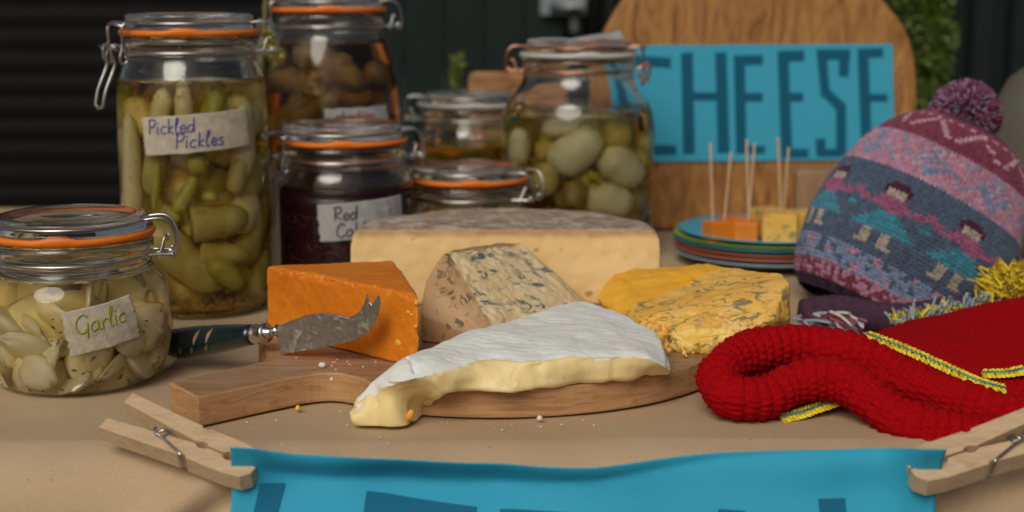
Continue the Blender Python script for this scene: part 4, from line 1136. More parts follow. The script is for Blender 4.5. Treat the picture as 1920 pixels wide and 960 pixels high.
# ------------------------------------------------------------------ cheese knife
def knife():
    F0 = A(513, 621, .838); 
    hx = (A(330, 645, .880) - A(500, 622, .846)); 
    # blade outline in (px,py), standing on its edge against the orange wedge
    top = [(520, 613), (545, 603), (575, 592), (605, 588), (632, 591), (655, 597), (672, 587), (683, 569), (688, 552)]
    fork = [(692, 567), (697, 572), (703, 562), (711, 553)]
    right = [(713, 570), (709, 590), (702, 610), (688, 626), (665, 638), (630, 647), (590, 655), (555, 661), (525, 664)]
    back = [(523, 650), (520, 638)]
    outl = top + fork + right + back
    def YB(px): return lerp(.8435, .8085, (px - 505) / 205.0)
    root = empty('cheese_knife', P(520, 664, BT)); tag(root, 'fork-tipped cheese knife with a dark green handle beside the orange cheese', 'knife')
    n = len(outl); bm = bmesh.new()
    pts = [A(px, py, YB(px)) for px, py in outl]
    vs_ = [bm.verts.new(p) for p in pts]; fc = bm.faces.new(vs_)
    r = bmesh.ops.extrude_face_region(bm, geom=[fc])
    for e in r['geom']:
        if isinstance(e, bmesh.types.BMVert): e.co += Vector((.0003, .0014, .0004))
    bmesh.ops.recalc_face_normals(bm, faces=bm.faces)
    bmesh.ops.bevel(bm, geom=bm.edges[:], offset=.0003, segments=1, affect='EDGES')
    bmesh.ops.triangulate(bm, faces=[f_ for f_ in bm.faces if len(f_.verts) > 4])
    me = bpy.data.meshes.new('blade'); bm.to_mesh(me); bm.free()
    m, nt, b, out = new_mat('smeared_steel'); v0 = coords(nt)
    smear = ramp(nt, noise_tex(nt, v0, 130, 5, 0.7, 1.0), [(0.54, 0.0), (0.74, 0.9)])
    nt.links.new(mix(nt, smear, ramp(nt, noise_tex(nt, v0, 300, 4), [(0.3, (0.34, 0.33, 0.30)), (0.7, (0.52, 0.50, 0.46))]), (0.50, 0.47, 0.38)), b.inputs['Base Color'])
    mt = nt.nodes.new("ShaderNodeMath"); mt.operation = 'SUBTRACT'; mt.inputs[0].default_value = 1.0; nt.links.new(smear, mt.inputs[1]); nt.links.new(mt.outputs[0], b.inputs['Metallic'])
    b.inputs['Roughness'].default_value = 0.42; bump(nt, b, noise_tex(nt, v0, 220, 5), 0.4, 0.0005)
    link('blade', me, m, root, False, True)
    # bolster, ferrule, handle: one axis
    p_b = A(521, 620, .8425); p_f = A(500, 624, .8455); p_f2 = A(474, 628, .8500); p_h = A(300, 648, .8950)
    ax = (p_h - p_f).normalized()
    p_f2 = p_f + ax * (p_f2 - p_f).length
    v, f = tube(catmull([p_b, p_b.lerp(p_f, .35), p_b.lerp(p_f, .7), p_f], 4), lambda t: .0038 * (1 - .42 * math.sin(math.pi * min(1, t * 1.1))) + .0004, 16)
    link('bolster', fix_normals(mesh('bolster', v, f)), M['ferrule'], root, True, True)
    path = [p_f + (p_f2 - p_f) * (k / 10) for k in range(11)]
    v, f = tube(path, lambda t: .0054 + (.0007 if t < .25 or t > .75 else 0), 20); link('ferrule', fix_normals(mesh('ferrule', v, f)), M['ferrule'], root, True, True)
    path = [p_f2.lerp(p_h, k / 20) for k in range(21)]
    v, f = tube(path, lambda t: .0062 + .0036 * math.sin(min(1, t * 1.15) * math.pi * .62) if t < .96 else .006, 20)
    hd = link('handle', fix_normals(mesh('handle', v, f)), M['handle'], root, True, True)
    # leaf inlays lying on the handle
    L_ = (p_h - p_f2).length; up = Vector((0, 0, 1)); up = (up - ax * up.dot(ax)).normalized(); fwd = ax.cross(up)
    if fwd.y > 0: fwd = -fwd
    def on(t, a): 
        rr = .0062 + .0036 * math.sin(min(1, t * 1.15) * math.pi * .62) + .00025
        return p_f2.lerp(p_h, t) + up * (rr * math.sin(a)) + fwd * (rr * math.cos(a))
    for (px, mt_, lo, hi) in [(406, 'inlay', -.1, .95), (384, 'inlay', -.1, .9), (372, 'inlay_olive', -.75, -.2), (352, 'inlay_olive', -.7, -.15), (398, 'inlay_olive', -.7, -.2)]:
        t0 = (474 - px) / (474 - 300.0)
        V = []
        for k in range(9):
            s = k / 8; a = lerp(lo, hi, s); w = .017 * math.sin(math.pi * (s * .9 + .05)); sh = .05 * s * -1
            V += [on(t0 + sh - w, a), on(t0 + sh + w, a)]
        link('leaf_inlay', mesh('inlay', V, [(2 * k, 2 * k + 1, 2 * k + 3, 2 * k + 2) for k in range(8)]), M[mt_], root, True, True)
knife()

# ------------------------------------------------------------------ pegs and the blue paper banner
def edge_z(px): return interp([(442, 842), (560, 850), (660, 851), (760, 855), (880, 864), (1000, 868), (1120, 866), (1240, 858), (1350, 850), (1500, 843), (1620, 841), (1742, 843)], px)
BY = 0.694
ZT = (A(478, 886, .688).z, A(1703, 893, .676).z)
def banner_pt(s, t):
    """s 0..1 across, t 0..1 down"""
    px = lerp(442, 1742, s)
    p = A(px, edge_z(px), BY)
    yw = 0.0035 * math.sin(s * 9.5 + .6) + 0.002 * math.sin(s * 21) + .002 * N((s, 0, 0), 9, 1)
    d = t * 0.13
    # the top edge curls back toward the table, then the paper leans out and hangs
    curl = -0.015 * (1 - .55 * s) * math.exp(-(d / .014) ** 2)
    lean = -0.027 * (1 - math.exp(-max(0, d - .007 * (1.3 + math.sin(s * 5)) * (1.2 - s)) / .026)) + .0016 * N((s * 6, d * 40, 0), 1.0, 3)
    dent = 0.006 * math.exp(-(((s - .36) / .16) ** 2 + ((d - .010) / .012) ** 2)) + 0.0045 * math.exp(-(((s - .22) / .06) ** 2 + ((d - .014) / .012) ** 2)) + 0.004 * math.exp(-(((s - .90) / .07) ** 2 + ((d - .02) / .016) ** 2)) + 0.004 * math.exp(-(((s - .08) / .05) ** 2 + ((d - .025) / .014) ** 2))
    y = BY + yw * math.exp(-d / .05) + curl + lean + dent
    e = min(1, 1.5 * math.exp(-(min(s, 1 - s) / .05) ** 2)) * math.exp(-(d / .035) ** 2)
    zc_ = p.z + .002 - d + e * (.0035 if s < .5 else .0072)
    ye = (.6868 - .42 * (zc_ - ZT[0])) if s < .5 else (.6732 - .42 * (zc_ - ZT[1]))
    y = lerp(y, ye, e)
    x = p.x - 0.0015 * t * (1 if s > .5 else -1) + (-.010 * t if s < .5 else .0)
    return Vector((x, y, p.z + .002 - d + e * (.0035 if s < .5 else .0072)))
def banner():
    root = empty('blue_paper_banner', (A(1092, 850, BY).x, BY, -.11)); tag(root, 'bright blue paper banner pegged along the front edge of the table', 'banner')
    nu, nv = 150, 44
    V = [banner_pt(i / (nu - 1), (j / (nv - 1)) ** 1.3) for i in range(nu) for j in range(nv)]
    o = link('paper', mesh('paper', V, grid_faces(nu, nv)), M['blue_banner'], root, True, True)
    s = o.modifiers.new('t', 'SOLIDIFY'); s.thickness = .0003; s.offset = 0
    # tape strokes of the big letters: (left px, right px, top py, depth m, shear)
    def st_of(px): return (px - 442) / 1300.0
    def t_of(px, py):
        z = A(px, py, BY - .016).z; top = banner_pt(st_of(px), 0).z; return (top - z) / .13
    for (x0, x1, y0, y1, hgt, lean) in [(493, 538, 905, 912, .08, -.12), (692, 900, 926, 950, .014, 0), (692, 738, 926, 933, .08, -.03), (944, 1196, 953, 951, .014, 0), (1342, 1392, 946, 948, .06, .1), (1527, 1577, 926, 926, .08, .05)]:
        n1, n2 = 14, 12; V = []
        for i in range(n1):
            px = lerp(x0, x1, i / (n1 - 1)); t0 = t_of(px, lerp(y0, y1, i / (n1 - 1)) + 12)
            for j in range(n2):
                t = t0 + hgt / .13 * j / (n2 - 1); s_ = st_of(px) + lean * (t - t0) * .13 * 3.6
                q = banner_pt(s_, min(t, .99)); e = 1e-3
                nrm = (banner_pt(s_ + e, min(t, .99)) - q).cross(banner_pt(s_, min(t, .99) + e) - q); nrm.normalize()
                if nrm.y > 0: nrm = -nrm
                V.append(q + nrm * .0007)
        o = link('tape_stroke', mesh('stroke', V, grid_faces(n1, n2)), M['blue_dark'], root, True, True)
banner()

def peg(label, tail, tip, up, side, px_len=None):
    """tail, tip: the middle of the two ends; up: direction out of the flat side we look at; side: direction toward the front arm"""
    root = empty('clothes_peg', tail.lerp(tip, .5)); tag(root, label, 'clothes peg', 'wooden clothes pegs on the banner')
    ax = (tail - tip); L = ax.length; ax.normalize(); up = (up - ax * up.dot(ax)).normalized(); sd_ = up.cross(ax)
    if sd_.dot(side) < 0: sd_ = -sd_
    k = L / .078
    def arm(sgn):
        # outline: x from the jaw tip (0) to the tail (.078); y outward from the closing line
        inn = [(0.0, .0004), (.009, .0004), (.0115, .0010), (.0130, .0022), (.0148, .0025), (.0165, .0020), (.0178, .0006), (.026, .0005), (.0275, .0016), (.0300, .0020), (.033, .0006), (.078, .0058)]
        out = [(.078, .0125), (.052, .0108), (.036, .0098), (.0350, .0086), (.0325, .0086), (.0315, .0098), (.012, .0098), (.0035, .0085), (.0, .0045)]
        poly = [(a, b_) for a, b_ in inn + out]
        me = prism([(a * k, b_ * k) for a, b_ in poly], -.0048 * k, .0048 * k, .0004, 1)
        for v in me.vertices:
            c = v.co; v.co = tip + ax * c.x + sd_ * (c.y * sgn) + up * c.z
        me.update(); fix_normals(me)
        link('arm', me, M['peg'], root, False, True)
    arm(1); arm(-1)
    def W(a, b_, c): return tip + ax * (a * k) + sd_ * (b_ * k) + up * (c * k)
    mb = MB()
    coil = [W(.050 + .0031 * math.cos(a), .0022 + .0031 * math.sin(a), .0068 - a * .00072) for a in [i * .45 for i in range(42)]]
    v, f = tube(coil, .00068 * k, 7); mb.add(v, f)
    # legs of the spring: one over each arm, hooked over its outside
    v, f = tube(catmull([W(.0505, .0053, .0068), W(.0470, .0058, .0064), W(.0400, .0080, .0060), W(.0345, .0098, .0058), W(.0338, .0104, .0040), W(.0338, .0101, -.002)], 5), .00068 * k, 7); mb.add(v, f)
    v, f = tube(catmull([W(.0505, -.0005, -.0066), W(.045, -.004, -.0062), W(.0345, -.0094, -.0058), W(.0338, -.0102, -.003), W(.0338, -.0100, .002)], 5), .00068 * k, 7); mb.add(v, f)
    link('spring', fix_normals(mb.mesh('spring')), M['wire'], root, True, True)
peg('wooden clothes peg gripping the left end of the blue banner', A(220, 781, .7215), A(483, 888, .688), Vector((0, -.55, 1)), Vector((-.3, -1, 0)))
peg('wooden clothes peg gripping the right end of the blue banner', A(2000, 795, .703), A(1703, 893, .676), Vector((0, -.55, 1)), Vector((.3, -1, 0)))

# ------------------------------------------------------------------ the CHEESE sign and the boards behind
YB = 1.43
def display_board():
    n = []
    # outline in photo px on the plane YB: straight sides, rounded top
    c = [(1108, 150), (1122, 85), (1140, 45), (1175, -10), (1230, -60), (1320, -95), (1430, -105), (1530, -92), (1610, -45), (1665, 10), (1700, 60), (1716, 120), (1720, 200)]
    pts = catmull([A(px, py, YB) for px, py in c], 5)
    bl = A(1100, 420, YB); br = A(1722, 420, YB)
    poly = [(p.x, p.z) for p in pts] + [(br.x, .001), (bl.x, .001)]
    me = prism(poly, 0, .022, .003, 2)
    for v in me.vertices: v.co = Vector((v.co.x, YB + v.co.z, v.co.y))
    me.update(); fix_normals(me)
    o = link('display_board', me, M['oak'], None, False, True); tag(o, 'large upright round-topped wooden board holding the blue cheese sign', 'wooden board')
display_board()
def sign():
    ys = YB - .0025
    root = empty('cheese_sign', A(1430, 303, ys)); tag(root, 'light blue card sign reading cheese in dark blue capitals', 'sign')
    tl, tr, br, bl = A(1150, 85, ys), A(1674, 82, ys), A(1678, 299, ys), A(1150, 304, ys)
    me = mesh('card', [tl, tr, br, bl] + [p + Vector((0, .0012, 0)) for p in (tl, tr, br, bl)], [(3, 2, 1, 0), (4, 5, 6, 7), (0, 1, 5, 4), (1, 2, 6, 5), (2, 3, 7, 6), (3, 0, 4, 7)])
    link('card', fix_normals(me), M['blue_card'], root, False, True)
    yl = ys - .0006
    def seg(pts_list, nm):
        mb = MB()
        for j, q in enumerate(pts_list):
            w = [A(px, py, yl - .00004 * j) for px, py in q]; n_ = len(w)
            w2 = [p + Vector((0, .0004, 0)) for p in w]
            mb.add(w + w2, [tuple(range(n_)), tuple(reversed(range(n_, 2 * n_)))] + [(i, (i + 1) % n_, n_ + (i + 1) % n_, n_ + i) for i in range(n_)])
        link('letter', fix_normals(mb.mesh(nm)), M['blue_letter'], root, False, True)
    def r(x0, y0, x1, y1, sl=0): return [(x0, y0), (x1, y0 + sl), (x1, y1 + sl), (x0, y1)]
    seg([r(1165, 100, 1188, 292), r(1170, 103, 1258, 122, 5), r(1170, 272, 1268, 290)], 'C')
    seg([[(1277, 100), (1299, 98), (1303, 288), (1281, 289)], [(1341, 98), (1362, 98), (1368, 286), (1346, 287)], r(1292, 173, 1352, 188)], 'H')
    seg([[(1376, 104), (1396, 104), (1400, 287), (1380, 288)], r(1380, 104, 1430, 122, -1), r(1394, 174, 1430, 190), r(1396, 273, 1434, 288)], 'E')
    seg([[(1458, 96), (1478, 95), (1486, 295), (1465, 296)], r(1462, 96, 1508, 116, -2), r(1476, 174, 1506, 190), r(1480, 279, 1516, 295)], 'E')
    seg([[(1531, 93), (1549, 93), (1556, 172), (1540, 184)], r(1533, 93, 1594, 112, -1), [(1574, 100), (1593, 100), (1591, 144), (1573, 142)], [(1540, 176), (1556, 168), (1586, 196), (1584, 214), (1570, 208)],
         [(1568, 196), (1586, 194), (1587, 290), (1568, 292)], r(1532, 279, 1584, 293), r(1530, 260, 1548, 286)], 'S')
    seg([[(1608, 92), (1628, 91), (1636, 292), (1616, 293)], r(1612, 91, 1656, 108, -1), r(1626, 176, 1664, 190), r(1630, 276, 1670, 292)], 'E')
sign()
def standing_board(name, label, outline, Y, th, mat):
    poly = [(A(px, py, Y).x, max(A(px, py, Y).z, .0008)) for px, py in outline]
    me = prism(poly, 0, th, .002, 2)
    for v in me.vertices: v.co = Vector((v.co.x, Y + v.co.z, v.co.y))
    me.update(); fix_normals(me); o = link(name, me, mat, None, False, True); tag(o, label, 'wooden board')
standing_board('wooden_board', 'small wooden board with a rounded corner showing left of the copper-wired jar', [(878, 420), (878, 150), (882, 139), (892, 135), (985, 136), (1060, 138), (1060, 420)], 1.54, .018, M['oak2'])
standing_board('wooden_board', 'pale wooden board standing between the toothpicks and the woollen hat', [(1494, 420), (1494, 326), (1500, 320), (1700, 320), (1700, 420)], 1.38, .018, wood_mat('pale_board_wood', (0.20, 0.11, 0.06), (0.33, 0.2, 0.11), (0.38, 0.25, 0.15), 0.6, (5, 5, 1), 10))

p0 = A(506, 480, 1.105); p1 = A(528, 480, 1.105); top_ = A(517, 350, 1.105).z  # solid strip added in place of the pale refraction at the jar's edge
me = prism([(p0.x, 1.105), (p1.x, 1.105), (p1.x - .0005, 1.150), (p0.x - .0005, 1.150)], .0006, top_, .001, 2)
o = link('pale_refraction_strip', me, simple('pale_refraction_tone', (.58, .51, .40), (.50, .44, .34), .7, 40), None, False, True); tag(o, 'pale strip standing in for glass refraction between the tall jar and the red cabbage jar', 'board')

# ------------------------------------------------------------------ plates, cubes, toothpicks
PC = Vector((A(1441, 440, 1.262).x, 1.262, 0)); PR = .0835
def plates():
    cols = [('pale blue', (0.30, 0.42, 0.52)), ('salmon', (0.50, 0.17, 0.12)), ('rust red', (0.42, 0.12, 0.08)), ('turquoise', (0.03, 0.28, 0.33)), ('lime green', (0.26, 0.33, 0.06)), ('bright blue', (0.05, 0.36, 0.52))]
    hs = [.0006, .0052, .0092, .0132, .0165, .0205]
    labs = ['pale blue plate at the bottom of the coloured stack', 'salmon plate second from the bottom of the coloured stack', 'rust red plate in the middle of the coloured stack', 'turquoise plate third from the top of the coloured stack', 'lime green plate just under the topmost blue plate', 'bright blue plate on top holding the cheese cubes']
    for i, ((nm, c), h, lb) in enumerate(zip(cols, hs, labs)):
        R = PR + (.0015 if i < 5 else -.0015) - (.001 if i == 0 else 0)
        prof = [(0, 0), (R * .55, 0), (R * .62, .0006), (R * .98, .0085), (R, .0092), (R * .985, .0100), (R * .62, .0026), (R * .55, .0018), (0, .0018)]
        v, f = lathe(prof, 72); o = link('plate', fix_normals(mesh('plate', v, f)), plate_m(nm.replace(' ', '_') + '_glaze', c), None, True)
        o.location = PC + Vector((random.uniform(-.001, .001), random.uniform(-.001, .001), h)); tag(o, lb, 'plate', 'stack of coloured plates')
random.seed(3); plates()
def cube(label, px, py, Y, s, mat, rz, zb=.0232):
    p = A(px, py, Y); me = prism([(-s / 2, -s / 2), (s / 2, -s / 2), (s / 2, s / 2), (-s / 2, s / 2)], 0, s * .92, .0008, 2)
    displace(me, lambda q, n: .0005 * N(q + p, 200, 3))
    o = link('cheese_cube', me, mat, None, False); o.location = (p.x, Y, zb); o.rotation_euler = (0, 0, rz); tag(o, label, 'cheese cube', 'cheese cubes on the blue plate'); return o
cube('orange cheese cube at the left of the blue plate', 1345, 440, 1.225, .0200, M['cheddar'], .35)
cube('orange cheese cube right beside the leftmost one on the blue plate', 1400, 440, 1.222, .0200, M['cheddar'], -.25)
cube('orange cheese cube half hidden behind the two front orange cubes', 1375, 430, 1.252, .0200, M['cheddar'], .1)
cube('large blue-veined yellow chunk at the right front of the blue plate', 1462, 440, 1.224, .0285, M['shropshire'], -.2, .0232)
cube('blue-veined yellow chunk at the back of the blue plate', 1440, 430, 1.262, .0260, M['shropshire'], .5, .0232)
cube('blue-veined yellow cube nearest the woollen hat on the blue plate', 1500, 440, 1.250, .0260, M['shropshire'], .2, .0232)
for lab, x0, y0, x1, y1, Y in [
    ('leftmost toothpick, upright in an orange cube', 1332, 268, 1337, 425, 1.225), ('second toothpick from the left, leaning right in an orange cube', 1371, 284, 1357, 425, 1.232),
    ('left toothpick of the crossed middle pair', 1400, 260, 1404, 430, 1.226), ('right toothpick of the crossed middle pair', 1415, 268, 1402, 430, 1.221),
    ('tallest toothpick, left one of the right-hand pair', 1459, 258, 1466, 438, 1.226), ('rightmost toothpick, leaning across its neighbour', 1479, 276, 1467, 430, 1.231)]:
    v, f = tube(catmull([A(x0, y0, Y), A(lerp(x0, x1, .06), lerp(y0, y1, .06), Y), A(lerp(x0, x1, .5), lerp(y0, y1, .5), Y), A(x1, y1, Y)], 4), lambda t: .0003 + .0008 * min(1, t * 4), 8)
    o = link('toothpick', fix_normals(mesh('tp', v, f)), M['pick'], None, True, True); tag(o, lab, 'toothpick', 'toothpicks in the cheese cubes')

# ------------------------------------------------------------------ knitted things
LOBE_V, LOBE_F = [], []
def lobe(mb, c, along, across, nrm, L, W, H, col):
    """a plump loop of yarn lying on a surface"""
    V = [c - along * L * .5, c + along * L * .5]
    for s in (-.28, .22):
        for a in (0, 60, 120, 180):
            r = math.radians(a); V.append(c + along * L * s + across * (W * .5 * math.cos(r)) + nrm * (H * math.sin(r)))
    F = [(0, 3, 2), (0, 4, 3), (0, 5, 4), (2, 3, 7, 6), (3, 4, 8, 7), (4, 5, 9, 8), (1, 6, 7), (1, 7, 8), (1, 8, 9)]
    mb.add(V, F, col)
PLUM, CREAM, PINK, TURQ = (.070, .018, .045), (.38, .33, .28), (.29, .10, .19), (.055, .23, .32)
SLATE, ROSE, LILAC, MAROON, LPINK, DPURP = (.075, .110, .172), (.42, .215, .31), (.19, .245, .38), (.20, .045, .08), (.47, .28, .35), (.035, .014, .035)
DOLL = ["......HHHH......", ".....HHHHHH.....", ".....HFFFFH.....", "......FFFF......", "P....PPPPPP....P", "PPP.PPPPPPPP.PPP", ".PPPPPPPPPPPPPP.", ".......PPPP.....",
        "T.....TTTTT....T", ".....TTTTTTT....", "....TTTTTTTTT...", "...TTTTTTTTTTT..", "..TTTTTTTTTTTTT.", ".....LL..LL.....", ".....LL..LL.....", ".....LL..LL.....", "....LLL..LLL...."]
def woollen_hat():
    base = A(1662, 560, 1.085); base.z = .012
    crown = A(1826, 240, 1.115)
    root = empty('woollen_hat', (base.x, base.y, 0)); tag(root, 'blue and pink patterned woollen bobble hat with knitted dolls', 'hat')
    ax = (crown - base); H = ax.length; ax.normalize()
    e1 = Vector((1, 0, 0)); e1 = (e1 - ax * e1.dot(ax)).normalized(); e2 = ax.cross(e1)
    prof = [(-.030, .058), (-.018, .068), (0, .0745), (.025, .080), (.055, .0805), (.085, .0715), (.105, .0640), (.122, .055), (.134, .042), (.140, .026), (.143, .008), (.1435, .0005)]
    kH = H / .1435
    pc = catmull([(r, h * kH, 0) for h, r in prof], 10)
    # arc length table
    arc = [0]
    for a, b_ in zip(pc[:-1], pc[1:]): arc.append(arc[-1] + (b_ - a).length)
    tot = arc[-1]
    def at(s):
        for i in range(len(arc) - 1):
            if s <= arc[i + 1]:
                t = (s - arc[i]) / max(1e-9, arc[i + 1] - arc[i]); return lerp(pc[i].x, pc[i + 1].x, t), lerp(pc[i].y, pc[i + 1].y, t)
        return pc[-1].x, pc[-1].y
    def surf(s, a, off=0):
        r, h = at(s); r2 = r + off
        lump = 1 + .06 * noise.noise(Vector((math.cos(a) * 1.3, math.sin(a) * 1.3, s * 18)))
        p = base + ax * h + e1 * (r2 * math.cos(a) * lump) + e2 * (r2 * math.sin(a) * .78 * lump)
        p.z = max(p.z, .002 + off)
        return p
    # inner cloth
    nu, nv = 72, 44
    V = [surf(tot * j / (nv - 1), 2 * math.pi * i / nu, -.0012) for i in range(nu) for j in range(nv)]
    link('lining', fix_normals(mesh('lining', V, grid_faces(nu, nv, True, False))), M['wool_dark'], root, True, True)
    mb = MB(); NC = 128; RH = .0031; NRW = int(tot / RH); random.seed(8)
    # row 0 = hem
    doll0 = 15                                    # row of the dolls' feet
    for j in range(NRW):
        s = (j + .5) * RH
        for i in range(NC):
            a = 2 * math.pi * (i + .5) / NC
            r, h = at(s)
            if r < .012: continue
            if r < .040 and i % 2: continue
            col = None; rnd = random.random()
            if j < 3: col = DPURP if (i // 2) % 2 else (.05, .02, .05)
            elif j < 7: col = MAROON if rnd < .55 else ROSE
            elif j < doll0 - 2: col = [ROSE, LILAC, SLATE][int((noise.noise(Vector((i * .55, j * .5, 4))) + .55 + rnd * .3) * 2.2) % 3]
            elif j < doll0 + 20:
                k = doll0 + 16 - j; ch = '.'
                if 0 <= k < 17: ch = DOLL[k][(i + 2) % 16]
                col = {'H': PLUM, 'F': CREAM, 'P': PINK, 'T': TURQ, 'L': CREAM}.get(ch, SLATE)
            elif j < doll0 + 31:
                m_ = j - doll0 - 20
                pat = (abs((i % 16) - 8) + abs(m_ - 5)) < 5 and (i + j) % 2 == 0 or (abs((i % 8) - 4) + m_) % 6 == 0
                col = LILAC if (pat and rnd < .8) else ROSE if rnd < .8 else LPINK
            elif j < doll0 + 43:
                m_ = j - doll0 - 32
                z = abs(((i + 2) % 14) - 7)
                col = LPINK if (abs(z - m_ * .9) < 1.1 and 1 < m_ < 8 and rnd < .85) or (m_ == 8 and i % 4 < 2) else MAROON
            else: col = PLUM
            q = .82 + .36 * random.random(); col = tuple(c * q for c in col)
            p = surf(s, a, .0002); da = 2 * math.pi / NC * (1 if r >= .040 else 2)
            t = (surf(s + .0015, a, .0002) - surf(s - .0015, a, .0002)).normalized(); w = (surf(s, a + .01) - surf(s, a - .01)).normalized()
            nrm = w.cross(t); nrm.normalize()
            if nrm.dot(p - (base + ax * h)) < 0: nrm = -nrm
            W = r * da
            for sg in (-1, 1):
                al = (t + w * (.62 * sg)).normalized(); ac = nrm.cross(al)
                jit = Vector((random.uniform(-1, 1), random.uniform(-1, 1), random.uniform(-1, 1))) * .00028
                lobe(mb, p + w * (sg * W * .25) + jit, al, ac, nrm, RH * 1.65, W * .50, .0014, col)
    link('knitted_crown', mb.mesh('knit'), M['wool'], root, True, True)
    # pompom
    mb = MB(); c = A(1809, 216, 1.125); R = .0285
    for i in range(3200):
        z = random.uniform(-1, 1); a = random.uniform(0, 6.283); q = math.sqrt(1 - z * z); d = Vector((q * math.cos(a), q * math.sin(a), z))
        d = (d + Vector((random.gauss(0, .12), random.gauss(0, .12), random.gauss(0, .12)))).normalized()
        L = R * random.uniform(.92, 1.03); u = d.orthogonal().normalized(); w = d.cross(u); rr = random.uniform(.0007, .0011)
        col = random.choice([PLUM, MAROON, PINK, ROSE, LILAC, PLUM, MAROON, (.12, .02, .07), (.20, .07, .16)])
        V = []
        for s, m_ in ((.35, .8), (.8, 1), (1, .75)):
            V += [c + d * L * s + (u * math.cos(b_) + w * math.sin(b_)) * rr * m_ for b_ in (0, 2.1, 4.2)]
        mb.add(V, [(0, 1, 4, 3), (1, 2, 5, 4), (2, 0, 3, 5), (3, 4, 7, 6), (4, 5, 8, 7), (5, 3, 6, 8), (6, 7, 8)], col)
    link('pompom', mb.mesh('pompom'), M['wool'], root, True, True)
    # mohair halo: short loose fibres
    mb = MB()
    for i in range(9000):
        s = random.uniform(.02, tot * .97); a = random.uniform(0, 6.283); p = surf(s, a, .001); r, h = at(s)
        n_ = (p - (base + ax * h)).normalized(); t = (surf(s + .001, a) - surf(s, a)); t.normalize()
        d = (n_ + Vector((random.gauss(0, .5), random.gauss(0, .5), random.gauss(0, .5)))).normalized(); L = random.uniform(.002, .0065)
        u = d.cross(Vector((0, 1, .1))).normalized() * .00005
        mb.add([p - u, p + u, p + d * L], [(0, 1, 2)], random.choice([ROSE, LILAC, LPINK, SLATE]))
    fz = link('wool_fuzz', mb.mesh('fuzz'), M['wool'], root, False, True); fz['kind'] = 'stuff'
woollen_hat()

def yarn_bundle(name, label, cat, starts, n, rad, cols, seed, curl=.3, mode=None):
    """starts: list of (point, direction, length) around which strands are scattered"""
    random.seed(seed); mb = MB()
    for i in range(n):
        p, d, L = starts[i % len(starts)]
        d = Vector(d).normalized(); q = Vector(p) + Vector((random.gauss(0, 1), random.gauss(0, 1), random.gauss(0, .5))) * rad[0]
        pts = [q]; dd = (d + Vector((random.gauss(0, curl), random.gauss(0, curl), random.gauss(0, curl * .8)))).normalized(); LL = L * random.uniform(.7, 1.1)
        for k in range(5):
            dd = (dd + Vector((random.gauss(0, .18), random.gauss(0, .18), -.10))).normalized(); q = q + dd * LL / 5; q = Vector((q.x, q.y, max(q.z, .002))); pts.append(q)
        v, f = tube(pts, rad[1], 5); mb.add(v, f, random.choice(cols))
    o = link(name, mb.mesh(name), M['wool'], None, True, True); tag(o, label, cat)
    return o
YEL, YEL2, PBLUE, WHT = (.80, .60, .02), (.86, .70, .05), (.30, .42, .48), (.58, .56, .52)
c = A(1912, 548, .99)
yarn_bundle('yellow_yarn_pompom', 'bright yellow yarn pompom behind the red hat at the right edge', 'pompom', [(c, (math.cos(a) * .9, math.sin(a) * .5, .75), .021) for a in [k * .52 for k in range(12)]], 1100, (.0058, .0008), [YEL, YEL2, (.6, .4, .02)], 5, .35)
yarn_bundle('multicoloured_yarn_tassel', 'multicoloured yarn tassel between the yellow cheese and the woollen hat', 'tassel',
    [(A(1500, 595, .985), (1, -.1, .05), .030), (A(1525, 590, .975), (1, -.3, -.1), .026), (A(1560, 592, .965), (.9, -.4, -.1), .022), (A(1500, 608, .965), (1, 0, -.1), .030)], 110, (.0036, .0011), [WHT, PBLUE, LILAC, MAROON, ROSE, PLUM, (.35, .10, .14)], 6, .25)
fr = []
for k in range(10):
    t = k / 9; fr.append((A(lerp(1690, 1850, t), lerp(603, 572, t), lerp(.955, .975, t)) , (-.25, -.3, .6), .011))
yarn_bundle('yarn_fringe', 'pale blue and yellow yarn fringe lying along the back of the red hat', 'fringe', fr, 170, (.0032, .0008), [PBLUE, YEL, PBLUE, WHT, YEL2], 7, .6)
# dark folded brim in front of the hat
V = []
for i in range(60):
    for j in range(14):
        s = i / 59; a = 2 * math.pi * j / 14
        c_ = A(lerp(1500, 1845, s), lerp(600, 610, s) - 8 * math.sin(s * 3), .985); c_.z = .012 + .003 * math.sin(s * 9)
        V.append(c_ + Vector((0, .010 * math.cos(a), .0105 * math.sin(a) * (1 + .06 * math.sin(s * 150)))))
o = link('purple_knitted_scarf', fix_normals(mesh('brim', V, grid_faces(60, 14, False, True) + [tuple(range(14)), tuple(59 * 14 + k for k in range(14))])), simple('purple_wool', (.045, .016, .04), (.07, .03, .06), .95, 200, 700, .8, .001), None, True, True)
tag(o, 'dark purple knitted roll lying at the foot of the woollen hat', 'scarf')

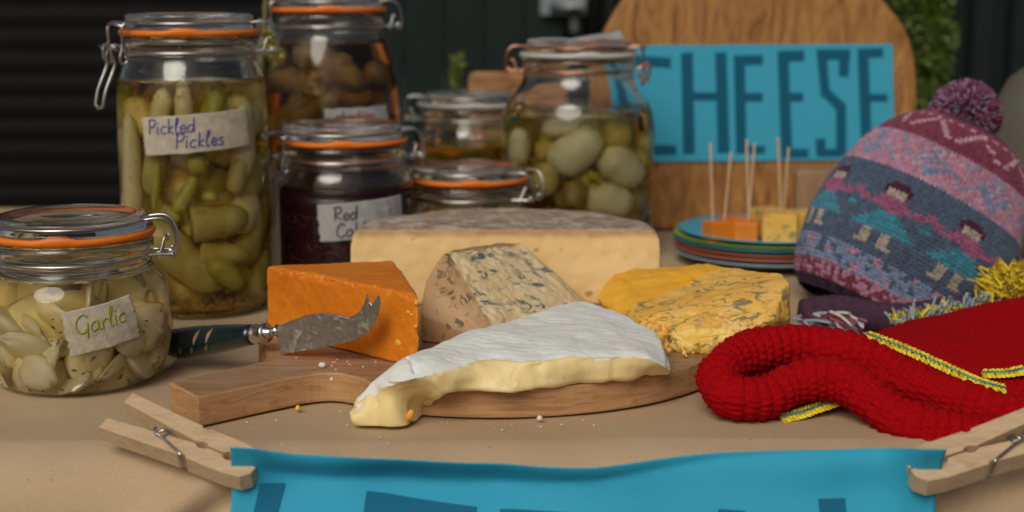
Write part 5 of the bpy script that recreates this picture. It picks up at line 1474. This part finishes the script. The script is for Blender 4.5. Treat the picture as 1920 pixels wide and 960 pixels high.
RED = (.35, .0015, .004)
def red_hat():
    root = empty('red_knitted_hat', (.27, .80, 0)); tag(root, 'folded bright red knitted hat with yellow and green stripes in the right foreground', 'hat')
    random.seed(14)
    def cuff(name, ctrl, sub, seed):
        """ctrl: (point, half height, half depth)"""
        path = catmull([c_[0] for c_ in ctrl], sub); n = len(path)
        hh = [interp([(k / (len(ctrl) - 1), c_[1]) for k, c_ in enumerate(ctrl)], i / (n - 1)) for i in range(n)]
        hd = [interp([(k / (len(ctrl) - 1), c_[2]) for k, c_ in enumerate(ctrl)], i / (n - 1)) for i in range(n)]
        arc = [0]
        for a, b_ in zip(path[:-1], path[1:]): arc.append(arc[-1] + (b_ - a).length)
        rib = .0066; NA = 60; V = []
        # resample finely
        m = int(arc[-1] / .0006); k = 0; rows = []
        for i in range(m + 1):
            s = arc[-1] * i / m
            while k < n - 2 and arc[k + 1] < s: k += 1
            t = (s - arc[k]) / max(1e-9, arc[k + 1] - arc[k]); rows.append((path[k].lerp(path[k + 1], t), lerp(hh[k], hh[k + 1], t), lerp(hd[k], hd[k + 1], t), s))
        for i, (p, a_, b_, s) in enumerate(rows):
            tg = rows[min(i + 3, m)][0] - rows[max(i - 3, 0)][0]; tg.z *= .5
            if tg.length < 1e-9: tg = Vector((1, 0, 0))
            tg.normalize(); upv = Vector((0, 0, 1)); upv = (upv - tg * upv.dot(tg)).normalized(); sd_ = tg.cross(upv)
            ph = (s / rib + .30 * N(p, 45, seed)) % 1.0
            ribh = (abs(math.sin(math.pi * ph)) ** .7) * .0014 - .0008 + .0005 * N(p, 240, seed)
            # taper the ends
            for j in range(NA):
                an = 2 * math.pi * j / NA
                # rows of stitches run round the roll
                stitch = .00085 * math.sin(an * 19 + (math.pi if int(s / rib) % 2 else 0) + 2.2 * abs(ph - .5)) * (abs(math.sin(math.pi * ph)) ** .5)
                q = 1 + 0
                rr = ribh + stitch + .0022 * N(p + Vector((0, 0, an * .01)), 32, seed) + .0005 * N(p + Vector((0, 0, an * .012)), 330, seed)
                V.append(p + upv * ((a_ + rr) * math.sin(an)) + sd_ * ((b_ + rr) * math.cos(an)))
        F = grid_faces(m + 1, NA, False, True) + [tuple(range(NA)), tuple(m * NA + j for j in range(NA))]
        me = fix_normals(mesh(name, V, F)); ca = me.color_attributes.new("Col", 'FLOAT_COLOR', 'CORNER'); ca.data.foreach_set("color", list((*RED, 1)) * len(me.loops))
        link(name, me, M['wool_red'], root, True, True)
    r = .0112
    low = [(A(1352, 700, .790), .012, .011), (A(1346, 718, .782), .013, .011), (P(1362, 741, .0135), .0125, .011), (P(1395, 749, .012), .0112, .011), (P(1440, 746, .012), .0112, .011), (A(1485, 722, .776), r, r), (A(1540, 711, .777), r, r), (A(1592, 721, .772), r, r), (A(1640, 752, .760), .0112, r), (A(1685, 786, .750), .0112, r), (A(1745, 804, .745), .0110, r), (A(1820, 820, .743), .0110, r), (A(1900, 822, .745), .0120, r), (A(1990, 826, .745), .0115, r)]
    cuff('cuff', [(c_[0], c_[1], c_[2]) for c_ in low], 8, 1)
    upb = [(A(1350, 704, .792), .0105, .010), (A(1358, 686, .802), .0110, .010), (A(1390, 664, .814), .0115, .011), (A(1440, 652, .822), .0120, .012), (A(1510, 651, .826), .0132, .012), (A(1590, 664, .822), .0130, .012), (A(1660, 690, .812), .0115, .011), (A(1730, 724, .799), .0110, .011), (A(1800, 754, .786), .0108, .011), (A(1870, 780, .772), .0120, .012), (A(1940, 780, .772), .0118, .012), (A(2010, 770, .774), .0118, .012)]
    cuff('cuff', upb, 8, 5)
    cuff('inner_fold', [(q[0] + Vector((.004, .006, -.013)), .0105, .010) for q in upb[1:8]], 8, 9)
    fmb = MB()
    for pth in ([q[0] for q in low], [q[0] for q in upb]):
        pp = catmull(pth, 12)
        for i in range(4200):
            k = random.randrange(len(pp) - 1); c0 = pp[k].lerp(pp[k + 1], random.random()); a_ = random.uniform(-.4, 3.5)
            t_ = (pp[k + 1] - pp[k]).normalized(); sd_ = t_.cross(Vector((0, 0, 1))).normalized(); n_ = (sd_ * math.cos(a_) + Vector((0, 0, 1)) * math.sin(a_))
            p_ = c0 + n_ * .0122; dr = (n_ + Vector((random.gauss(0, .8), random.gauss(0, .8), random.gauss(0, .8)))).normalized(); L_ = random.uniform(.0012, .0035)
            u_ = dr.cross(Vector((0, 1, .1))).normalized() * .00004; fmb.add([p_ - u_, p_ + u_, p_ + dr * L_], [(0, 1, 2)], (.42, .01, .015))
    fz = link('wool_fuzz', fmb.mesh('fuzz'), M['wool_red'], root, False, True); fz['kind'] = 'stuff'
    # body of the hat: rows from the cuff to the far ridge
    rows = [
        [(1590, 665, .832), (1660, 695, .820), (1730, 731, .805), (1800, 762, .791), (1880, 780, .785), (1990, 772, .787)],
        [(1612, 640, .842), (1680, 666, .830), (1752, 700, .815), (1828, 732, .800), (1892, 742, .795), (1990, 738, .797)],
        [(1634, 628, .852), (1704, 648, .842), (1776, 676, .828), (1846, 704, .814), (1905, 708, .810), (1990, 700, .812)],
        [(1652, 621, .866), (1724, 630, .862), (1796, 648, .852), (1862, 662, .842), (1922, 658, .838), (1990, 650, .840)],
        [(1672, 612, .890), (1742, 608, .894), (1812, 612, .890), (1878, 612, .882), (1935, 604, .880), (1990, 595, .882)],
        [(1692, 607, .912), (1750, 593, .922), (1815, 580, .925), (1875, 567, .925), (1930, 558, .925), (1990, 552, .928)],
        [(1705, 608, .926), (1758, 599, .938), (1815, 588, .944), (1875, 576, .946), (1930, 566, .946), (1990, 560, .948)],
    ]
    g = [[A(*q) for q in r_] for r_ in rows]
    for q in g[6]: q.z = max(q.z, .004)
    g.append([Vector((q.x, q.y + .012, .002)) for q in g[6]])
    g.insert(0, [Vector((q.x, q.y + .002, .002)) for q in g[0]])
    # refine both ways
    g1 = [catmull(r_, 40) for r_ in g]; nc = len(g1[0])
    cols = [catmull([g1[k][i] for k in range(len(g1))], 14) for i in range(nc)]; nr = len(cols[0])
    V = []
    for i in range(nc):
        for j in range(nr):
            p = cols[i][j]; a = cols[min(i + 1, nc - 1)][j] - cols[max(i - 1, 0)][j]; b_ = cols[i][min(j + 1, nr - 1)] - cols[i][max(j - 1, 0)]
            n_ = a.cross(b_); n_.normalize()
            if n_.z < 0: n_ = -n_
            rib = .00075 * (abs(math.sin(i * math.pi / 5.0)) ** .7) + .00025 * math.sin(j * 2.1)
            V.append(p + n_ * (rib + .0016 * N(p, 32, 4)))
    me = fix_normals(mesh('body', V, grid_faces(nc, nr))); ca = me.color_attributes.new("Col", 'FLOAT_COLOR', 'CORNER'); ca.data.foreach_set("color", list((*RED, 1)) * len(me.loops))
    link('crown', me, M['wool_red'], root, True, True)
    # stripes of yellow loops with a green line
    def stripe(pts, w, nm='stripe'):
        mb = MB(); path = catmull(pts, 26); arc = 0; last = None
        for i in range(1, len(path)):
            arc += (path[i] - path[i - 1]).length
            if last is not None and arc - last < .0021: continue
            last = arc; p = path[i]; t = (path[i] - path[i - 1]).normalized(); ac = t.cross(Vector((0, -.4, 1))).normalized(); nn = ac.cross(t).normalized()
            if nn.z < 0: nn = -nn
            for k in (-2, -1, 1, 2):
                lobe(mb, p + ac * (w * k / 2.6) + nn * .0006 + Vector((random.uniform(-1, 1), random.uniform(-1, 1), 0)) * .0004, (t * .55 + ac * .8 * (1 if k > 0 else -1)).normalized(), t, nn, w * .8, .0026, .0016, random.choice([YEL, YEL2, (.65, .42, .02)]))
            lobe(mb, p + nn * .0016, (t + ac * .35).normalized(), ac, nn, .0034, .0022, .0012, random.choice([(.05, .20, .13), (.09, .26, .20), (.16, .30, .16)]))
        link(nm, mb.mesh(nm), M['wool'], root, True, True)
    up_ = Vector((0, -.001, .0018))
    stripe([A(1626, 631, .8440), A(1692, 655, .8330), A(1764, 687, .8180), A(1830, 717, .8035), A(1886, 733, .7990)], .0044)
    stripe([A(1846, 703, .8125), A(1885, 702, .8085), A(1930, 695, .8080), A(1990, 690, .8100)], .0040)
    # the same stripe seen under the raised fold, in the shade
    stripe([A(1466, 786, .769), A(1500, 778, .772), A(1535, 766, .776), A(1568, 754, .781)], .0042)
    V = []; base_ = catmull([A(1420, 790, .768), A(1470, 787, .770), A(1500, 779, .773), A(1535, 767, .777), A(1568, 755, .782), A(1640, 752, .790)], 5)[:24]
    while len(base_) < 24: base_.append(base_[-1] + Vector((.001, 0, 0)))
    for p in base_:
        for j in range(10):
            t = j / 9; V.append(p + Vector((0, -.002 + .034 * t, -.001 + .016 * t)))
    me = mesh('inner_fold', V, grid_faces(24, 10)); ca = me.color_attributes.new("Col", 'FLOAT_COLOR', 'CORNER'); ca.data.foreach_set("color", list((*RED, 1)) * len(me.loops))
    link('inner_fold', me, M['wool_red'], root, True, True)
    # the end of the hat that shows below the peg
    V = []
    for i in range(30):
        for j in range(16):
            a = 2 * math.pi * j / 16; c_ = A(lerp(1880, 2060, i / 29), lerp(868, 850, i / 29), .722)
            V.append(c_ + Vector((0, .010 * math.cos(a), (.0075 + .0008 * abs(math.sin(i * .9))) * math.sin(a) * min(1, .3 + i * .12))))
    me = fix_normals(mesh('hem', V, grid_faces(30, 16, False, True) + [tuple(range(16))])); ca = me.color_attributes.new("Col", 'FLOAT_COLOR', 'CORNER'); ca.data.foreach_set("color", list((*RED, 1)) * len(me.loops))
    link('hem', me, M['wool_red'], root, True, True)
red_hat()

# ------------------------------------------------------------------ plants and the pot behind
def leaves(mb, c, d, L, W, rnd):
    d = d.normalized(); u = d.cross(Vector((rnd.uniform(-1, 1), rnd.uniform(-1, 1), rnd.uniform(-1, 1)))).normalized(); n_ = d.cross(u)
    mb.add([c, c + d * L * .5 + u * W * .5 + n_ * W * .12, c + d * L, c + d * L * .5 - u * W * .5 + n_ * W * .12], [(0, 1, 2, 3)])
rnd = random.Random(77)
bush = empty('clipped_bush', (A(1690, 100, 1.78).x, 1.78, -.78)); tag(bush, 'green leafy bush showing past the right edge of the big wooden board', 'bush')
mb = MB(); cc = A(1655, 60, 1.78)
for i in range(9000):
    z = rnd.uniform(-1, 1); a = rnd.uniform(0, 6.283); q = math.sqrt(1 - z * z); d = Vector((q * math.cos(a), q * math.sin(a), z)); s = rnd.uniform(.72, 1.0) * (1 + .13 * N(d, 2.2, 5))
    p = cc + Vector((d.x * .085, d.y * .08, d.z * .155)) * s; leaves(mb, p, d + Vector((rnd.gauss(0, .6), rnd.gauss(0, .6), rnd.gauss(0, .6))), .011, .006, rnd)
fo = link('foliage', mb.mesh('fol'), M['leaf'], bush, False, True); fo['kind'] = 'stuff'
v, f = tube([Vector((cc.x, 1.78, -.78)), Vector((cc.x + .01, 1.78, -.3)), Vector((cc.x, 1.78, cc.z - .05))], .014, 8); link('stem', mesh('stem', v, f), M['stem'], bush, True, True)
v, f = box(0, 0, 0, 1, 1, 1)
sp = empty('green_sprig', A(856, 200, 1.62)); tag(sp, 'thin pale green sprig standing behind the grey-lidded jar', 'plant')
b0 = A(852, 420, 1.56); b0.z = .002; t0 = A(857, 112, 1.56)
sp.location = b0
v, f = tube(catmull([b0, b0.lerp(t0, .5) + Vector((.004, 0, 0)), t0], 6), .0014, 6); link('stem', mesh('stem', v, f), M['stem'], sp, True, True)
mb = MB()
for i in range(220):
    t = rnd.uniform(.55, 1); p = b0.lerp(t0, t); leaves(mb, p, Vector((rnd.uniform(-1, 1), rnd.uniform(-1, 1), rnd.uniform(.4, 1.6))), .014, .003, rnd)
fo = link('needles', mb.mesh('n'), M['sprig'], sp, False, True); fo['kind'] = 'stuff'
fs = empty('yellow_flower_stem', (0, 0, 0)); b0 = A(470, 480, 1.175); b0.z = .002; t0 = A(500, -20, 1.175); fs.location = b0
tag(fs, 'yellow flowering stem standing between the tall jar and the brown gherkin jar', 'flower')
v, f = tube(catmull([b0, b0.lerp(t0, .4) + Vector((.001, 0, 0)), b0.lerp(t0, .75), t0], 6), .0022, 8); link('stem', mesh('stem', v, f), M['stem'], fs, True, True)
for k in range(5):
    q = A([500, 514, 496, 518, 506][k], [68, 82, 96, 100, 110][k], 1.172 - .003 * k); mb = MB()
    for i in range(16):
        leaves(mb, q, Vector((rnd.uniform(-1, 1), rnd.uniform(-1.2, .4), rnd.uniform(-.6, 1))), .008, .004, rnd)
    link('blossom', mb.mesh('b'), M['flower'], fs, False, True)
pc_ = A(1955, 300, 1.30); v, f = lathe([(0, 0), (.038, 0), (.046, .01), (.050, .05), (.050, .10), (.046, .135), (.034, .160), (.022, .170), (.0, .172)], 40)
o = link('stoneware_pot', fix_normals(mesh('pot', v, f)), M['pot'], None, True); o.location = (pc_.x, 1.30, .0005); tag(o, 'rounded grey-brown pot at the right edge behind the woollen hat', 'pot')

# ------------------------------------------------------------------ crumbs
def crumb(label, p, r, mat, seed):
    v, f = lathe([(0, -.8), (.7, -.6), (1, 0), (.6, .7), (0, .8)], 8)
    V = [q * r * (1 + .5 * noise.noise(q * 1.7 + Vector((seed, 0, 0)))) for q in v]
    zb = min(q.z for q in V)
    o = link('crumb', mesh('crumb', V, f), mat, None, True); o.location = (p.x, p.y, p.z - zb); tag(o, label, 'crumb', 'cheese crumbs'); return o
crumb_y = simple('yellow_crumb', (.85, .52, .08), None, .6); crumb_w = simple('white_crumb', (.75, .73, .66), None, .7)
crumb('yellow cheese crumb on the paper below the board handle', P(559, 770, .0004), .0019, crumb_y, 1)
crumb('white crumb on the board between the knife and the soft cheese', P(605, 690, BT), .0022, crumb_w, 2)
crumb('small pale crumb on the front edge of the board handle', P(622, 714, BT), .0014, crumb_w, 3)
crumb('pale crumb on the paper under the middle of the board', P(1012, 790, .0004), .0018, crumb_w, 4)
mb = MB(); rnd = random.Random(5)
for i in range(56):
    if i < 30: p = P(rnd.gauss(620, 55), rnd.gauss(685, 12), BT + .0002)
    else: p = P(rnd.uniform(380, 1300), rnd.gauss(795, 14), .0008)
    if i < 30 and (p.xy - BC).length > BR - .004 and p.x > -.16: continue
    if i < 30 and p.x < -.14: continue
    r = rnd.uniform(.0002, .0007); v, f = lathe([(0, -.6), (.9, -.2), (.7, .5), (0, .8)], 5); mb.add([p + q * r for q in v], f)
o = link('fine_crumbs', mb.mesh('fine'), crumb_w, None, False, True); tag(o, 'fine pale crumbs scattered on the board and paper', 'crumbs', kind='stuff')
